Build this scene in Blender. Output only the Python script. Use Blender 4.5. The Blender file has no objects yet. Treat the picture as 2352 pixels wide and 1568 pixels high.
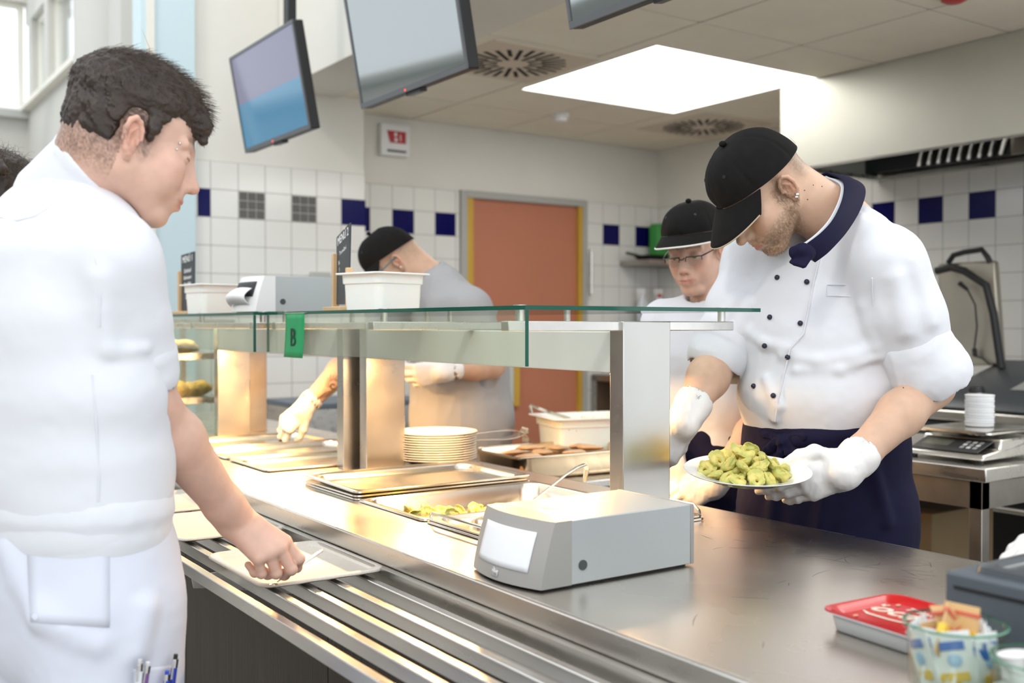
import bpy, bmesh, math, random
import numpy as np
from mathutils import Matrix, Vector, Euler

random.seed(7)
SC = bpy.context.scene
COL = SC.collection

# ------------------------------------------------------------------ camera
FPX = 2388.65            # focal length in pixels of the 2352 wide frame
CAM = np.array([0.0, 0.0, 1.33])
cam_d = bpy.data.cameras.new('camera')
cam_d.sensor_width = 36.0
cam_d.lens = FPX / 2352.0 * 36.0
cam_d.clip_start = 0.05
cam_d.clip_end = 100
cam_d.dof.use_dof = True
cam_d.dof.focus_distance = 2.15
cam_d.dof.aperture_fstop = 3.2
cam = bpy.data.objects.new('camera', cam_d)
COL.objects.link(cam)
yaw, pitch = 0.602491, -0.016043
_f = np.array([math.sin(yaw) * math.cos(pitch), math.cos(yaw) * math.cos(pitch), math.sin(pitch)])
_r = np.array([math.cos(yaw), -math.sin(yaw), 0.0])
_u = np.cross(_r, _f)
cam.matrix_world = Matrix(((_r[0], _u[0], -_f[0], CAM[0]), (_r[1], _u[1], -_f[1], CAM[1]), (_r[2], _u[2], -_f[2], CAM[2]), (0, 0, 0, 1)))
SC.camera = cam

# ------------------------------------------------------------------ exposure, sky, daylight
SC.view_settings.view_transform = 'Standard'
SC.view_settings.look = 'None'
SC.view_settings.exposure = 0.60
SC.view_settings.gamma = 1.0
SC.view_settings.use_curve_mapping = False
w = bpy.data.worlds.new('daylight')
SC.world = w
w.use_nodes = True
w.node_tree.nodes['Background'].inputs[0].default_value = (0.90, 0.95, 1.0, 1)
w.node_tree.nodes['Background'].inputs[1].default_value = 1.3
sun_d = bpy.data.lights.new('sun', 'SUN')
sun_d.energy = 0.35
sun_d.angle = math.radians(6)
sun_d.color = (1.0, 0.95, 0.86)
sun = bpy.data.objects.new('sun', sun_d)
COL.objects.link(sun)
sun.rotation_euler = Vector((0.80, 0.45, -0.62)).to_track_quat('-Z', 'Y').to_euler()
SC.cycles.max_bounces = 7
SC.cycles.diffuse_bounces = 3
SC.cycles.glossy_bounces = 4
SC.cycles.transmission_bounces = 4
SC.cycles.transparent_max_bounces = 12
SC.cycles.sample_clamp_indirect = 4.0
SC.cycles.caustics_reflective = False
SC.cycles.caustics_refractive = False

# ------------------------------------------------------------------ helpers: pixel rays (measuring the photograph), materials, meshes
def ray(px, py):
    return _f + _r * ((px - 1176) / FPX) + _u * (-(py - 784) / FPX)
def at_depth(px, py, d):
    return CAM + ray(px, py) * d
def at_z(px, py, z):
    r = ray(px, py); return CAM + r * ((z - CAM[2]) / r[2])
def at_x(px, py, x):
    r = ray(px, py); return CAM + r * (x / r[0])
def at_y(px, py, y):
    r = ray(px, py); return CAM + r * (y / r[1])
V3 = lambda *a: np.array(a, float)
def unit(v):
    v = np.asarray(v, float); return v / np.linalg.norm(v)

MATS = {}
def mat(name, color=(0.8, 0.8, 0.8), rough=0.5, metal=0.0, spec=0.5, noise=0.0, nscale=8.0, nstretch=(1, 1, 1), bump=0.0, bscale=30.0,
        bstretch=(1, 1, 1), vcol=False, sss=0.0, emit=None, estr=0.0, trans=0.0, ior=1.45, alpha=1.0, rnoise=0.0, sheen=0.0, coat=0.0, bdist=0.002):
    if name in MATS:
        return MATS[name]
    m = bpy.data.materials.new(name); m.use_nodes = True
    nt = m.node_tree; N = nt.nodes; L = nt.links
    b = N['Principled BSDF']
    b.inputs['Base Color'].default_value = (*color, 1)
    b.inputs['Roughness'].default_value = rough
    b.inputs['Metallic'].default_value = metal
    b.inputs['Specular IOR Level'].default_value = spec
    b.inputs['IOR'].default_value = ior
    b.inputs['Transmission Weight'].default_value = trans
    b.inputs['Alpha'].default_value = alpha
    b.inputs['Sheen Weight'].default_value = sheen
    b.inputs['Coat Weight'].default_value = coat
    if sss:
        b.inputs['Subsurface Weight'].default_value = sss
        b.inputs['Subsurface Radius'].default_value = (0.012, 0.005, 0.003)
        b.inputs['Subsurface Scale'].default_value = 0.6
    if emit:
        b.inputs['Emission Color'].default_value = (*emit, 1)
        b.inputs['Emission Strength'].default_value = estr
    tc = N.new('ShaderNodeTexCoord')
    def noise_node(scale, stretch, detail=4):
        mp = N.new('ShaderNodeMapping'); mp.inputs['Scale'].default_value = stretch
        L.new(tc.outputs['Object'], mp.inputs[0])
        nz = N.new('ShaderNodeTexNoise'); nz.inputs['Scale'].default_value = scale; nz.inputs['Detail'].default_value = detail
        L.new(mp.outputs[0], nz.inputs['Vector']); return nz
    src = None
    if vcol:
        at = N.new('ShaderNodeVertexColor'); at.layer_name = 'Col'; src = at.outputs[0]
    if noise:
        nz = noise_node(nscale, nstretch)
        mr = N.new('ShaderNodeMapRange'); mr.inputs[1].default_value = 0.3; mr.inputs[2].default_value = 0.7
        mr.inputs[3].default_value = 1 - noise; mr.inputs[4].default_value = 1 + noise * 0.5
        L.new(nz.outputs[0], mr.inputs[0])
        mx = N.new('ShaderNodeVectorMath'); mx.operation = 'MULTIPLY'
        if src: L.new(src, mx.inputs[0])
        else: mx.inputs[0].default_value = color
        L.new(mr.outputs[0], mx.inputs[1]); src = mx.outputs[0]
    if src: L.new(src, b.inputs['Base Color'])
    if rnoise:
        nz = noise_node(nscale, nstretch)
        mr = N.new('ShaderNodeMapRange'); mr.inputs[1].default_value = 0.3; mr.inputs[2].default_value = 0.7
        mr.inputs[3].default_value = rough - rnoise; mr.inputs[4].default_value = rough + rnoise
        L.new(nz.outputs[0], mr.inputs[0]); L.new(mr.outputs[0], b.inputs['Roughness'])
    if bump:
        nz = noise_node(bscale, bstretch, 3)
        bp = N.new('ShaderNodeBump'); bp.inputs['Strength'].default_value = bump; bp.inputs['Distance'].default_value = bdist
        L.new(nz.outputs[0], bp.inputs['Height']); L.new(bp.outputs[0], b.inputs['Normal'])
    MATS[name] = m
    return m

def pane_mat(name, tint, gloss=0.02, rough=0.0, dirt=0.0):
    """a thin clear pane: light goes straight through, Fresnel reflection on top"""
    if name in MATS: return MATS[name]
    m = bpy.data.materials.new(name); m.use_nodes = True
    nt = m.node_tree; N = nt.nodes; L = nt.links; N.clear()
    out = N.new('ShaderNodeOutputMaterial'); tr = N.new('ShaderNodeBsdfTransparent'); tr.inputs[0].default_value = (*tint, 1)
    gl = N.new('ShaderNodeBsdfGlossy'); gl.inputs['Roughness'].default_value = rough
    lw = N.new('ShaderNodeLayerWeight'); lw.inputs[0].default_value = 0.5
    p5 = N.new('ShaderNodeMath'); p5.operation = 'POWER'; L.new(lw.outputs['Facing'], p5.inputs[0]); p5.inputs[1].default_value = 5.0
    fr = N.new('ShaderNodeMath'); fr.operation = 'MULTIPLY_ADD'; L.new(p5.outputs[0], fr.inputs[0]); fr.inputs[1].default_value = 0.9; fr.inputs[2].default_value = gloss
    mx = N.new('ShaderNodeMixShader'); L.new(fr.outputs[0], mx.inputs[0]); L.new(tr.outputs[0], mx.inputs[1]); L.new(gl.outputs[0], mx.inputs[2])
    last = mx
    if dirt:
        df = N.new('ShaderNodeBsdfDiffuse'); df.inputs[0].default_value = (0.9, 0.86, 0.72, 1)
        m2 = N.new('ShaderNodeMixShader'); m2.inputs[0].default_value = dirt
        L.new(mx.outputs[0], m2.inputs[1]); L.new(df.outputs[0], m2.inputs[2]); last = m2
    L.new(last.outputs[0], out.inputs[0]); MATS[name] = m
    return m

class MB:
    """collects shapes as vertices and faces; build() links them as ONE mesh object"""
    def __init__(s): s.v = []; s.f = []; s.mi = []; s.cur = 0
    def slot(s, i): s.cur = i; return s
    def add(s, vs, fs):
        o = len(s.v); s.v += [tuple(map(float, v)) for v in vs]; s.f += [tuple(i + o for i in f) for f in fs]; s.mi += [s.cur] * len(fs); return s
    def box(s, lo, hi, M=None):
        x0, y0, z0 = lo; x1, y1, z1 = hi
        vs = [V3(*p) for p in ((x0, y0, z0), (x1, y0, z0), (x1, y1, z0), (x0, y1, z0), (x0, y0, z1), (x1, y0, z1), (x1, y1, z1), (x0, y1, z1))]
        if M is not None: vs = [M @ v for v in vs] if not callable(M) else [M(v) for v in vs]
        return s.add(vs, [(3, 2, 1, 0), (4, 5, 6, 7), (0, 1, 5, 4), (1, 2, 6, 5), (2, 3, 7, 6), (3, 0, 4, 7)])
    def hexa(s, pts):
        return s.add(pts, [(3, 2, 1, 0), (4, 5, 6, 7), (0, 1, 5, 4), (1, 2, 6, 5), (2, 3, 7, 6), (3, 0, 4, 7)])
    def rings(s, rings, cap0=True, cap1=True, closed=True):
        n = len(rings[0]); o = len(s.v); vs = [p for r in rings for p in r]; fs = []
        for i in range(len(rings) - 1):
            for j in range(n if closed else n - 1):
                k = (j + 1) % n; fs.append((i * n + j, i * n + k, (i + 1) * n + k, (i + 1) * n + j))
        if cap0: fs.append(tuple(range(n - 1, -1, -1)))
        if cap1: fs.append(tuple((len(rings) - 1) * n + j for j in range(n)))
        return s.add(vs, fs)
    def tube(s, pts, r, n=10, cap=True, flat=1.0, up=None):
        """round (or flattened) tube along points; r a number or one per point"""
        pts = [np.asarray(p, float) for p in pts]; rs = r if hasattr(r, '__len__') else [r] * len(pts); R = []
        prev = None
        for i, p in enumerate(pts):
            t = unit(pts[min(i + 1, len(pts) - 1)] - pts[max(i - 1, 0)])
            if prev is None:
                a = V3(0, 0, 1) if up is None else np.asarray(up, float)
                if abs(a @ t) > 0.95: a = V3(1, 0, 0)
            else: a = prev
            a = unit(a - t * (a @ t)); prev = a; b = np.cross(t, a)
            R.append([p + a * math.cos(q) * rs[i] * flat + b * math.sin(q) * rs[i] for q in np.linspace(0, 2 * math.pi, n, endpoint=False)])
        return s.rings(R, cap, cap)
    def lathe(s, prof, n=40, c=(0, 0, 0), cap0=False, cap1=False):
        R = [[V3(c[0] + r * math.cos(q), c[1] + r * math.sin(q), c[2] + z) for q in np.linspace(0, 2 * math.pi, n, endpoint=False)] for r, z in prof]
        return s.rings(R, cap0, cap1)
    def rrect(s, prof, n=6, c=(0, 0, 0), cap0=True, cap1=True):
        """loft of rounded rectangles: (half_x, half_y, corner radius, z)"""
        R = []
        for hx, hy, r, z in prof:
            ring = []
            for (sx, sy, a0) in ((1, 1, 0), (-1, 1, 90), (-1, -1, 180), (1, -1, 270)):
                for q in np.linspace(a0, a0 + 90, n):
                    ring.append(V3(c[0] + sx * (hx - r) + r * math.cos(math.radians(q)), c[1] + sy * (hy - r) + r * math.sin(math.radians(q)), c[2] + z))
            R.append(ring)
        return s.rings(R, cap0, cap1)
    def grid(s, fn, nu, nv, closed_u=False):
        vs = [fn(u, v) for v in np.linspace(0, 1, nv) for u in np.linspace(0, 1, nu, endpoint=not closed_u)]
        fs = []
        for j in range(nv - 1):
            for i in range(nu if closed_u else nu - 1):
                k = (i + 1) % nu; fs.append((j * nu + i, j * nu + k, (j + 1) * nu + k, (j + 1) * nu + i))
        return s.add(vs, fs)
    def sphere(s, c, r, n=16, sc=(1, 1, 1)):
        return s.grid(lambda u, v: V3(c[0] + r * sc[0] * math.cos(2 * math.pi * u) * math.sin(math.pi * v), c[1] + r * sc[1] * math.sin(2 * math.pi * u) * math.sin(math.pi * v), c[2] - r * sc[2] * math.cos(math.pi * v)), n, n // 2 + 1, True)
    def disc(s, c, r, nrm, n=24, up=None):
        nrm = unit(nrm); a = V3(0, 0, 1) if abs(nrm[2]) < 0.9 else V3(1, 0, 0); a = unit(a - nrm * (a @ nrm)); b = np.cross(nrm, a)
        return s.add([np.asarray(c) + r * (a * math.cos(q) + b * math.sin(q)) for q in np.linspace(0, 2 * math.pi, n, endpoint=False)], [tuple(range(n))])
    def xf(s, M=None, t=(0, 0, 0)):
        A = np.array(s.v); A = (A @ np.asarray(M).T if M is not None else A) + np.asarray(t); s.v = [tuple(p) for p in A]; return s
    def build(s, name, m, parent=None, off=None, smooth=False, bevel=0.0, seg=2, solid=0.0, subd=0, auto=35):
        me = bpy.data.meshes.new(name)
        v = s.v if off is None else [tuple(np.array(p) - off) for p in s.v]
        me.from_pydata(v, [], s.f)
        for mm in (m if isinstance(m, (list, tuple)) else [m]): me.materials.append(mm)
        if max(s.mi, default=0) > 0: me.polygons.foreach_set('material_index', s.mi)
        bm = bmesh.new(); bm.from_mesh(me)
        if not solid: bmesh.ops.remove_doubles(bm, verts=bm.verts, dist=1e-6)
        bmesh.ops.recalc_face_normals(bm, faces=bm.faces); bm.to_mesh(me); bm.free()
        o = bpy.data.objects.new(name, me); COL.objects.link(o)
        if parent is not None: o.parent = parent
        if solid:
            md = o.modifiers.new('thickness', 'SOLIDIFY'); md.thickness = solid; md.offset = 0
        if bevel:
            md = o.modifiers.new('edge', 'BEVEL'); md.width = bevel; md.segments = seg; md.limit_method = 'ANGLE'; md.angle_limit = math.radians(40)
            smooth = True
        if subd:
            md = o.modifiers.new('round', 'SUBSURF'); md.levels = subd; md.render_levels = subd; smooth = True
        if smooth:
            me.polygons.foreach_set('use_smooth', [True] * len(me.polygons))
            try: me.set_sharp_from_angle(angle=math.radians(auto))
            except Exception: pass
        return o

def tag(o, label=None, cat=None, group=None, kind=None):
    if label: o['label'] = label
    if cat: o['category'] = cat
    if group: o['group'] = group
    if kind: o['kind'] = kind
    return o
def thing(name, label, cat, loc=(0, 0, 0), rz=0.0, group=None):
    o = bpy.data.objects.new(name, None); COL.objects.link(o); o.location = tuple(loc); o.rotation_euler = (0, 0, rz); o.empty_display_size = 0.05
    return tag(o, label, cat, group)
def struct(o): o['kind'] = 'structure'; return o
def dup(root, loc, rot=None, label=None, group=None, scale=None):
    """a copy of a thing with copies of its parts and sub-parts"""
    r = root.copy(); COL.objects.link(r); r.location = tuple(loc)
    if rot is not None: r.rotation_euler = rot
    if scale is not None: r.scale = scale
    if label: r['label'] = label
    if group: r['group'] = group
    for ch in list(root.children):
        c = ch.copy(); COL.objects.link(c); c.parent = r
        for g in list(ch.children):
            d = g.copy(); COL.objects.link(d); d.parent = c
    return r
def lettering(name, txt, size, M, m, parent=None, ext=0.0004, shear=0.0, align='CENTER', bold=0.0):
    cu = bpy.data.curves.new(name, 'FONT'); cu.body = txt; cu.size = size; cu.extrude = ext; cu.align_x = align; cu.shear = shear; cu.offset = bold; cu.resolution_u = 3
    cu.materials.append(m)
    tmp = bpy.data.objects.new(name, cu); COL.objects.link(tmp); bpy.context.view_layer.update()
    me = bpy.data.meshes.new_from_object(tmp.evaluated_get(bpy.context.evaluated_depsgraph_get())); bpy.data.objects.remove(tmp); bpy.data.curves.remove(cu)
    o = bpy.data.objects.new(name, me); COL.objects.link(o); o.matrix_basis = M
    if parent is not None: o.parent = parent
    return o
def frame(o, x, y, z=None):
    """4x4 matrix from origin and x / y axes"""
    x = unit(x); y = unit(np.asarray(y, float) - x * (x @ np.asarray(y, float))); z = np.cross(x, y)
    return Matrix(((x[0], y[0], z[0], o[0]), (x[1], y[1], z[1], o[1]), (x[2], y[2], z[2], o[2]), (0, 0, 0, 1)))

# ------------------------------------------------------------------ materials
STEEL = mat('brushed_steel', (0.66, 0.64, 0.60), 0.30, 1.0, noise=0.06, nscale=14, rnoise=0.06, nstretch=(2, .4, 2))
STEEL_TOP = mat('worktop_steel', (0.88, 0.80, 0.71), 0.28, 1.0, noise=0.08, nscale=3, rnoise=0.05, bump=0.20, bscale=12, bstretch=(40, .8, 1), bdist=0.0004)
STEEL_V = mat('vertical_brushed_steel', (0.52, 0.51, 0.48), 0.30, 1.0, noise=0.05, nscale=6, rnoise=0.05, bump=0.08, bscale=6, bstretch=(60, 60, .6), bdist=0.0003)
STEEL_PAN = mat('pan_steel', (0.80, 0.77, 0.70), 0.20, 1.0, bump=0.08, bscale=60)
STEEL_DARK = mat('worn_steel', (0.42, 0.39, 0.35), 0.38, 1.0, noise=0.2, nscale=8)
BLACK = mat('black_plastic', (0.012, 0.012, 0.013), 0.42)
DARKGREY = mat('dark_grey_plastic', (0.03, 0.034, 0.04), 0.45)
PLASTER = mat('white_plaster', (0.80, 0.77, 0.70), 0.85, noise=0.03, nscale=3)
CEILM = mat('ceiling_tile', (0.88, 0.82, 0.69), 0.9, noise=0.03, nscale=5)
WHITE_PL = mat('white_plastic', (0.82, 0.82, 0.80), 0.35)

# ------------------------------------------------------------------ the room
def tile_mat(name, axis, u0, pu, z0, pz, color=(0.80, 0.78, 0.73), grout=(0.36, 0.35, 0.32), gw=0.004, rough=0.12):
    m = bpy.data.materials.new(name); m.use_nodes = True
    nt = m.node_tree; N = nt.nodes; L = nt.links; b = N['Principled BSDF']
    tc = N.new('ShaderNodeTexCoord'); sp = N.new('ShaderNodeSeparateXYZ'); L.new(tc.outputs['Object'], sp.inputs[0])
    def line(sock, o, p):
        a = N.new('ShaderNodeMath'); a.operation = 'SUBTRACT'; L.new(sock, a.inputs[0]); a.inputs[1].default_value = o - p * 40
        d = N.new('ShaderNodeMath'); d.operation = 'DIVIDE'; L.new(a.outputs[0], d.inputs[0]); d.inputs[1].default_value = p
        f = N.new('ShaderNodeMath'); f.operation = 'FRACT'; L.new(d.outputs[0], f.inputs[0])
        c = N.new('ShaderNodeMath'); c.operation = 'PINGPONG'; L.new(f.outputs[0], c.inputs[0]); c.inputs[1].default_value = 0.5
        g = N.new('ShaderNodeMath'); g.operation = 'LESS_THAN'; L.new(c.outputs[0], g.inputs[0]); g.inputs[1].default_value = gw / 2 / p
        return g
    g1 = line(sp.outputs[axis], u0, pu); g2 = line(sp.outputs[2], z0, pz)
    mx = N.new('ShaderNodeMath'); mx.operation = 'MAXIMUM'; L.new(g1.outputs[0], mx.inputs[0]); L.new(g2.outputs[0], mx.inputs[1])
    c = N.new('ShaderNodeMix'); c.data_type = 'RGBA'; L.new(mx.outputs[0], c.inputs[0]); c.inputs[6].default_value = (*color, 1); c.inputs[7].default_value = (*grout, 1)
    L.new(c.outputs[2], b.inputs['Base Color'])
    r = N.new('ShaderNodeMapRange'); L.new(mx.outputs[0], r.inputs[0]); r.inputs[3].default_value = rough; r.inputs[4].default_value = 0.8; L.new(r.outputs[0], b.inputs['Roughness'])
    bp = N.new('ShaderNodeBump'); bp.inputs['Strength'].default_value = 0.5; bp.inputs['Distance'].default_value = 0.002; bp.invert = True
    L.new(mx.outputs[0], bp.inputs['Height']); L.new(bp.outputs[0], b.inputs['Normal'])
    return m
BLUE_TILE = mat('cobalt_blue_glaze', (0.006, 0.005, 0.085), 0.14, spec=0.14)
MOSAIC = mat('grey_mosaic', (0.10, 0.095, 0.085), 0.3)
GROUT = mat('pale_grout', (0.60, 0.58, 0.52), 0.9)
ZB0, ZB1 = 1.91, 2.06         # the row of coloured tiles

fl = MB().box((-6, -4, -0.05), (8, 14, 0)).build('floor', mat('grey_floor', (0.46, 0.43, 0.39), 0.45, noise=0.08, nscale=6)); struct(fl)

# kitchen ceiling: mineral tiles in a grid, plaster strip towards the hall
def ceiling():
    mb = MB(); g = 0.006
    xs = [2.57, 3.24, 3.895, 4.49, 5.15, 5.40]; ys = [0.6, 1.28, 1.94, 2.6, 3.272, 3.95, 4.61, 5.255, 5.86]
    sky = (3.318, 4.5, 3.635, 4.77)
    for i in range(len(xs) - 1):
        for j in range(len(ys) - 1):
            x0, x1, y0, y1 = xs[i] + g, xs[i + 1] - g, ys[j] + g, ys[j + 1] - g
            if x1 < sky[0] or x0 > sky[1] or y1 < sky[2] or y0 > sky[3]:
                mb.box((x0, y0, 2.64), (x1, y1, 2.645))
            else:   # leave the skylight's opening free
                X0, X1, Y0, Y1 = max(x0, sky[0]), min(x1, sky[1]), max(y0, sky[2]), min(y1, sky[3])
                for a in ((x0, y0, X0, y1), (X1, y0, x1, y1), (X0, y0, X1, Y0), (X0, Y1, X1, y1)):
                    if a[2] - a[0] > 0.005 and a[3] - a[1] > 0.005: mb.box((a[0], a[1], 2.64), (a[2], a[3], 2.645))
    mb.slot(1).box((2.56, 0.6, 2.648), (5.5, 5.9, 2.69))
    mb.slot(2).box((2.214, 0.3, 2.630), (2.566, 5.86, 2.6322))
    o = mb.build('ceiling', [CEILM, mat('ceiling_gap', (0.16, 0.15, 0.13), 0.9), PLASTER]); struct(o)
ceiling()
bh = MB().box((2.214, 0.3, 2.6325), (2.26, 5.5, 4.2)).build('trim_1', PLASTER); struct(bh)

# back wall with tiles and the salmon door
wb = MB()
wb.box((2.70, 5.86, 0), (3.60, 6.0, 3.0)).box((4.66, 5.86, 0), (5.5, 6.0, 3.0)).box((3.60, 5.86, 2.215), (4.66, 6.0, 3.0)).build('wall_back', PLASTER)
struct(bpy.data.objects['wall_back'])
TB = tile_mat('white_tile_back', 0, 3.103, 0.156, 2.06, 0.15)
t = MB()
t.box((2.735, 5.845, 0), (3.60, 5.862, 2.21)).box((4.66, 5.845, 0), (5.36, 5.862, 2.21))
for x in (2.791, 3.103, 3.415, 4.819, 5.131):
    t.slot(1).box((x + 0.002, 5.8435, ZB0 + .002), (x + 0.154, 5.846, ZB1 - .002))
o = t.build('tiles', [TB, BLUE_TILE], wb and bpy.data.objects['wall_back']); o['kind'] = 'structure'
dr = MB().box((3.655, 5.86, 0), (4.60, 5.90, 2.17)).build('door_1', mat('salmon_door', (0.50, 0.185, 0.105), 0.55, noise=0.04, nscale=3)); struct(dr)
fr = MB().box((3.648, 5.825, 0), (3.70, 5.862, 2.17)).box((4.585, 5.825, 0), (4.62, 5.862, 2.17))
o = fr.build('door_frame', mat('yellow_wood', (0.60, 0.36, 0.05), 0.5, noise=0.12, nscale=3, nstretch=(8, 8, 1)), dr, bevel=0.003); o['kind'] = 'structure'
fr = MB().box((3.60, 5.82, 0), (3.648, 5.862, 2.215)).box((4.62, 5.82, 0), (4.66, 5.862, 2.215)).box((3.648, 5.82, 2.17), (4.62, 5.862, 2.215))
o = fr.build('door_casing', mat('grey_casing', (0.42, 0.41, 0.38), 0.5), dr, bevel=0.003); o['kind'] = 'structure'
kp = MB().box((3.70, 5.838, 0.80), (4.03, 5.856, 1.12)).slot(1).box((3.69, 5.83, 0.775), (4.075, 5.85, 0.80)).box((4.03, 5.83, 0.80), (4.075, 5.85, 1.14)).build('lower_pane', [mat('pale_pane', (0.55, 0.58, 0.54), 0.3), MATS['yellow_wood']], dr); kp['kind'] = 'structure'
hd = MB().tube([(4.665, 5.80, 1.55), (4.67, 5.79, 1.55), (4.67, 5.79, 1.86), (4.665, 5.80, 1.86)], 0.012).build('door_handle', STEEL, dr, smooth=True)

# tiled pier between hall and kitchen
wp = MB().box((1.735, 5.505, 0), (2.735, 6.3, 4.2)).build('wall_pier', PLASTER); struct(wp)
TP = tile_mat('white_tile_pier', 0, 1.825, 0.152, 2.055, 0.15)
t = MB().box((1.735, 5.49, 0), (2.737, 5.508, 2.205))
t.slot(1).box((1.755, 5.4885, 1.907), (1.823, 5.491, 2.053)).box((2.587, 5.4885, 1.907), (2.7375, 5.491, 2.053))
t.box((2.7365, 5.4885, 1.907), (2.7385, 5.84, 2.053))
for x in (1.979, 2.283):
    t.slot(3).box((x, 5.489, 1.907), (x + .148, 5.4905, 2.053))
    for i in range(3):
        for j in range(3):
            t.slot(2).box((x + .003 + i * .0485, 5.4875, 1.910 + j * .048), (x + .0475 + i * .0485, 5.4905, 1.954 + j * .048))
o = t.build('tiles', [TP, BLUE_TILE, MOSAIC, GROUT], wp); o['kind'] = 'structure'
sd = MB().box((2.7355, 5.508, 0), (2.741, 5.845, 2.205)).build('side_tiles', tile_mat('white_tile_side', 1, 5.49, 0.152, 2.055, 0.15), wp); sd['kind'] = 'structure'

# right wall behind the cooking line
wr = MB().box((5.365, -0.6, 0), (5.5, 5.9, 3.0)).build('wall_right', PLASTER); struct(wr)
TR = tile_mat('white_tile_right', 1, 3.474, 0.157, 2.06, 0.15)
t = MB().box((5.348, -0.5, 0), (5.366, 5.85, 2.21))
for k in (-6, -4, -2, 0, 2, 6):
    y = 3.474 + k * 0.157
    t.slot(1).box((5.3465, y + .002, ZB0 + .002), (5.349, y + .155, ZB1 - .002))
o = t.build('tiles', [TR, BLUE_TILE], wr); o['kind'] = 'structure'

# the hall's window wall on the customers' side: solid below, a band of open sky above
wl = MB().box((-4.7, -4, 0), (-4.5, 12, 2.15)).box((-4.7, 2.5, 2.15), (-4.5, 12, 2.95)).box((-4.7, -4, 4.4), (-4.5, 12, 4.9)).build('wall_left', mat('hall_side_wall', (.30, .30, .28), .8)); struct(wl)
# hall beyond the pier: pale blue jamb, white column, far walls with clerestory windows
LB = mat('pale_blue_paint', (0.60, 0.74, 0.78), 0.5)
CREAM = mat('cream_paint', (0.83, 0.80, 0.72), 0.6)
t = MB().box((1.46, 5.46, 0), (1.735, 5.62, 4.2)).slot(1).box((1.485, 5.445, 0), (1.525, 5.47, 4.2)).build('trim_2', [LB, CREAM]); struct(t)
HALLW = mat('hall_plaster', (0.62, 0.61, 0.57), 0.9, bump=0.3, bscale=12)
t = MB().box((1.62, 6.5, 2.22), (1.86, 6.9, 4.4)).build('wall_hall_end', HALLW); struct(t)
t = MB().lathe([(0.2, 0), (0.2, 4.6)], 48, (1.66, 7.0, 0), True, True).build('column', HALLW, smooth=True); struct(t)
hw = MB()
hw.box((1.9, 7.2, 0), (2.1, 11.3, 3.45)).box((1.9, 7.2, 4.3), (2.1, 11.3, 4.6))
for y in (7.2, 8.9, 10.2, 11.0): hw.box((1.9, y, 3.45), (2.1, y + (.5 if y < 8 else .16), 4.3))
hw.build('wall_hall', HALLW); struct(bpy.data.objects['wall_hall'])
sl = MB().box((1.82, 7.2, 3.42), (2.0, 11.2, 3.47)).build('window_sill', CREAM, bpy.data.objects['wall_hall']); sl['kind'] = 'structure'
hf = MB().box((-4.7, 11.2, 0), (.2, 11.4, 2.75)).box((.2, 11.2, 0), (1.95, 11.4, 3.35)).box((-4.7, 11.2, 4.5), (1.95, 11.4, 4.7)).build('wall_far', HALLW); struct(hf)
sl = MB().box((-4.5, 11.1, 2.75), (.2, 11.35, 2.82)).box((.2, 11.1, 3.35), (1.9, 11.35, 3.42)).build('window_sill', mat('grey_sill', (0.5, 0.5, 0.48), 0.6), hf); sl['kind'] = 'structure'
def window(n, x0, x1, y0, y1, z0, z1):
    """pale frame around a clear pane standing in a wall opening"""
    ax = (x1 - x0) < (y1 - y0); f = MB(); b = 0.05
    if ax:
        f.box((x0, y0, z0), (x1, y0 + b, z1)).box((x0, y1 - b, z0), (x1, y1, z1)).box((x0, y0 + b, z0), (x1, y1 - b, z0 + b)).box((x0, y0 + b, z1 - b), (x1, y1 - b, z1))
        p = MB().box(((x0 + x1) / 2 - .004, y0 + b, z0 + b), ((x0 + x1) / 2 + .004, y1 - b, z1 - b))
    else:
        f.box((x0, y0, z0), (x0 + b, y1, z1)).box((x1 - b, y0, z0), (x1, y1, z1)).box((x0 + b, y0, z0), (x1 - b, y1, z0 + b)).box((x0 + b, y0, z1 - b), (x1 - b, y1, z1))
        p = MB().box((x0 + b, (y0 + y1) / 2 - .004, z0 + b), (x1 - b, (y0 + y1) / 2 + .004, z1 - b))
    o = f.build('window_%d' % n, CREAM, bevel=0.004); struct(o)
    q = p.build('pane', pane_mat('clear_pane', (0.96, 0.98, 0.98)), o); q['kind'] = 'structure'
window(1, 1.96, 2.02, 7.7, 8.9, 3.47, 4.3); window(2, 1.96, 2.02, 9.06, 10.2, 3.47, 4.3); window(3, 1.96, 2.02, 10.36, 11.0, 3.47, 4.3)
window(4, 0.2, 1.88, 11.26, 11.32, 3.42, 4.5); window(5, -2.2, 0.2, 11.26, 11.32, 2.82, 4.5); window(6, -4.5, -2.3, 11.26, 11.32, 2.82, 4.5)
rb = MB()
for y in (7.4, 9.0, 10.6): rb.box((-3, y, 4.6), (2.1, y + 0.16, 4.85))
rb.build('trim_3', CREAM); struct(bpy.data.objects['trim_3'])

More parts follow.
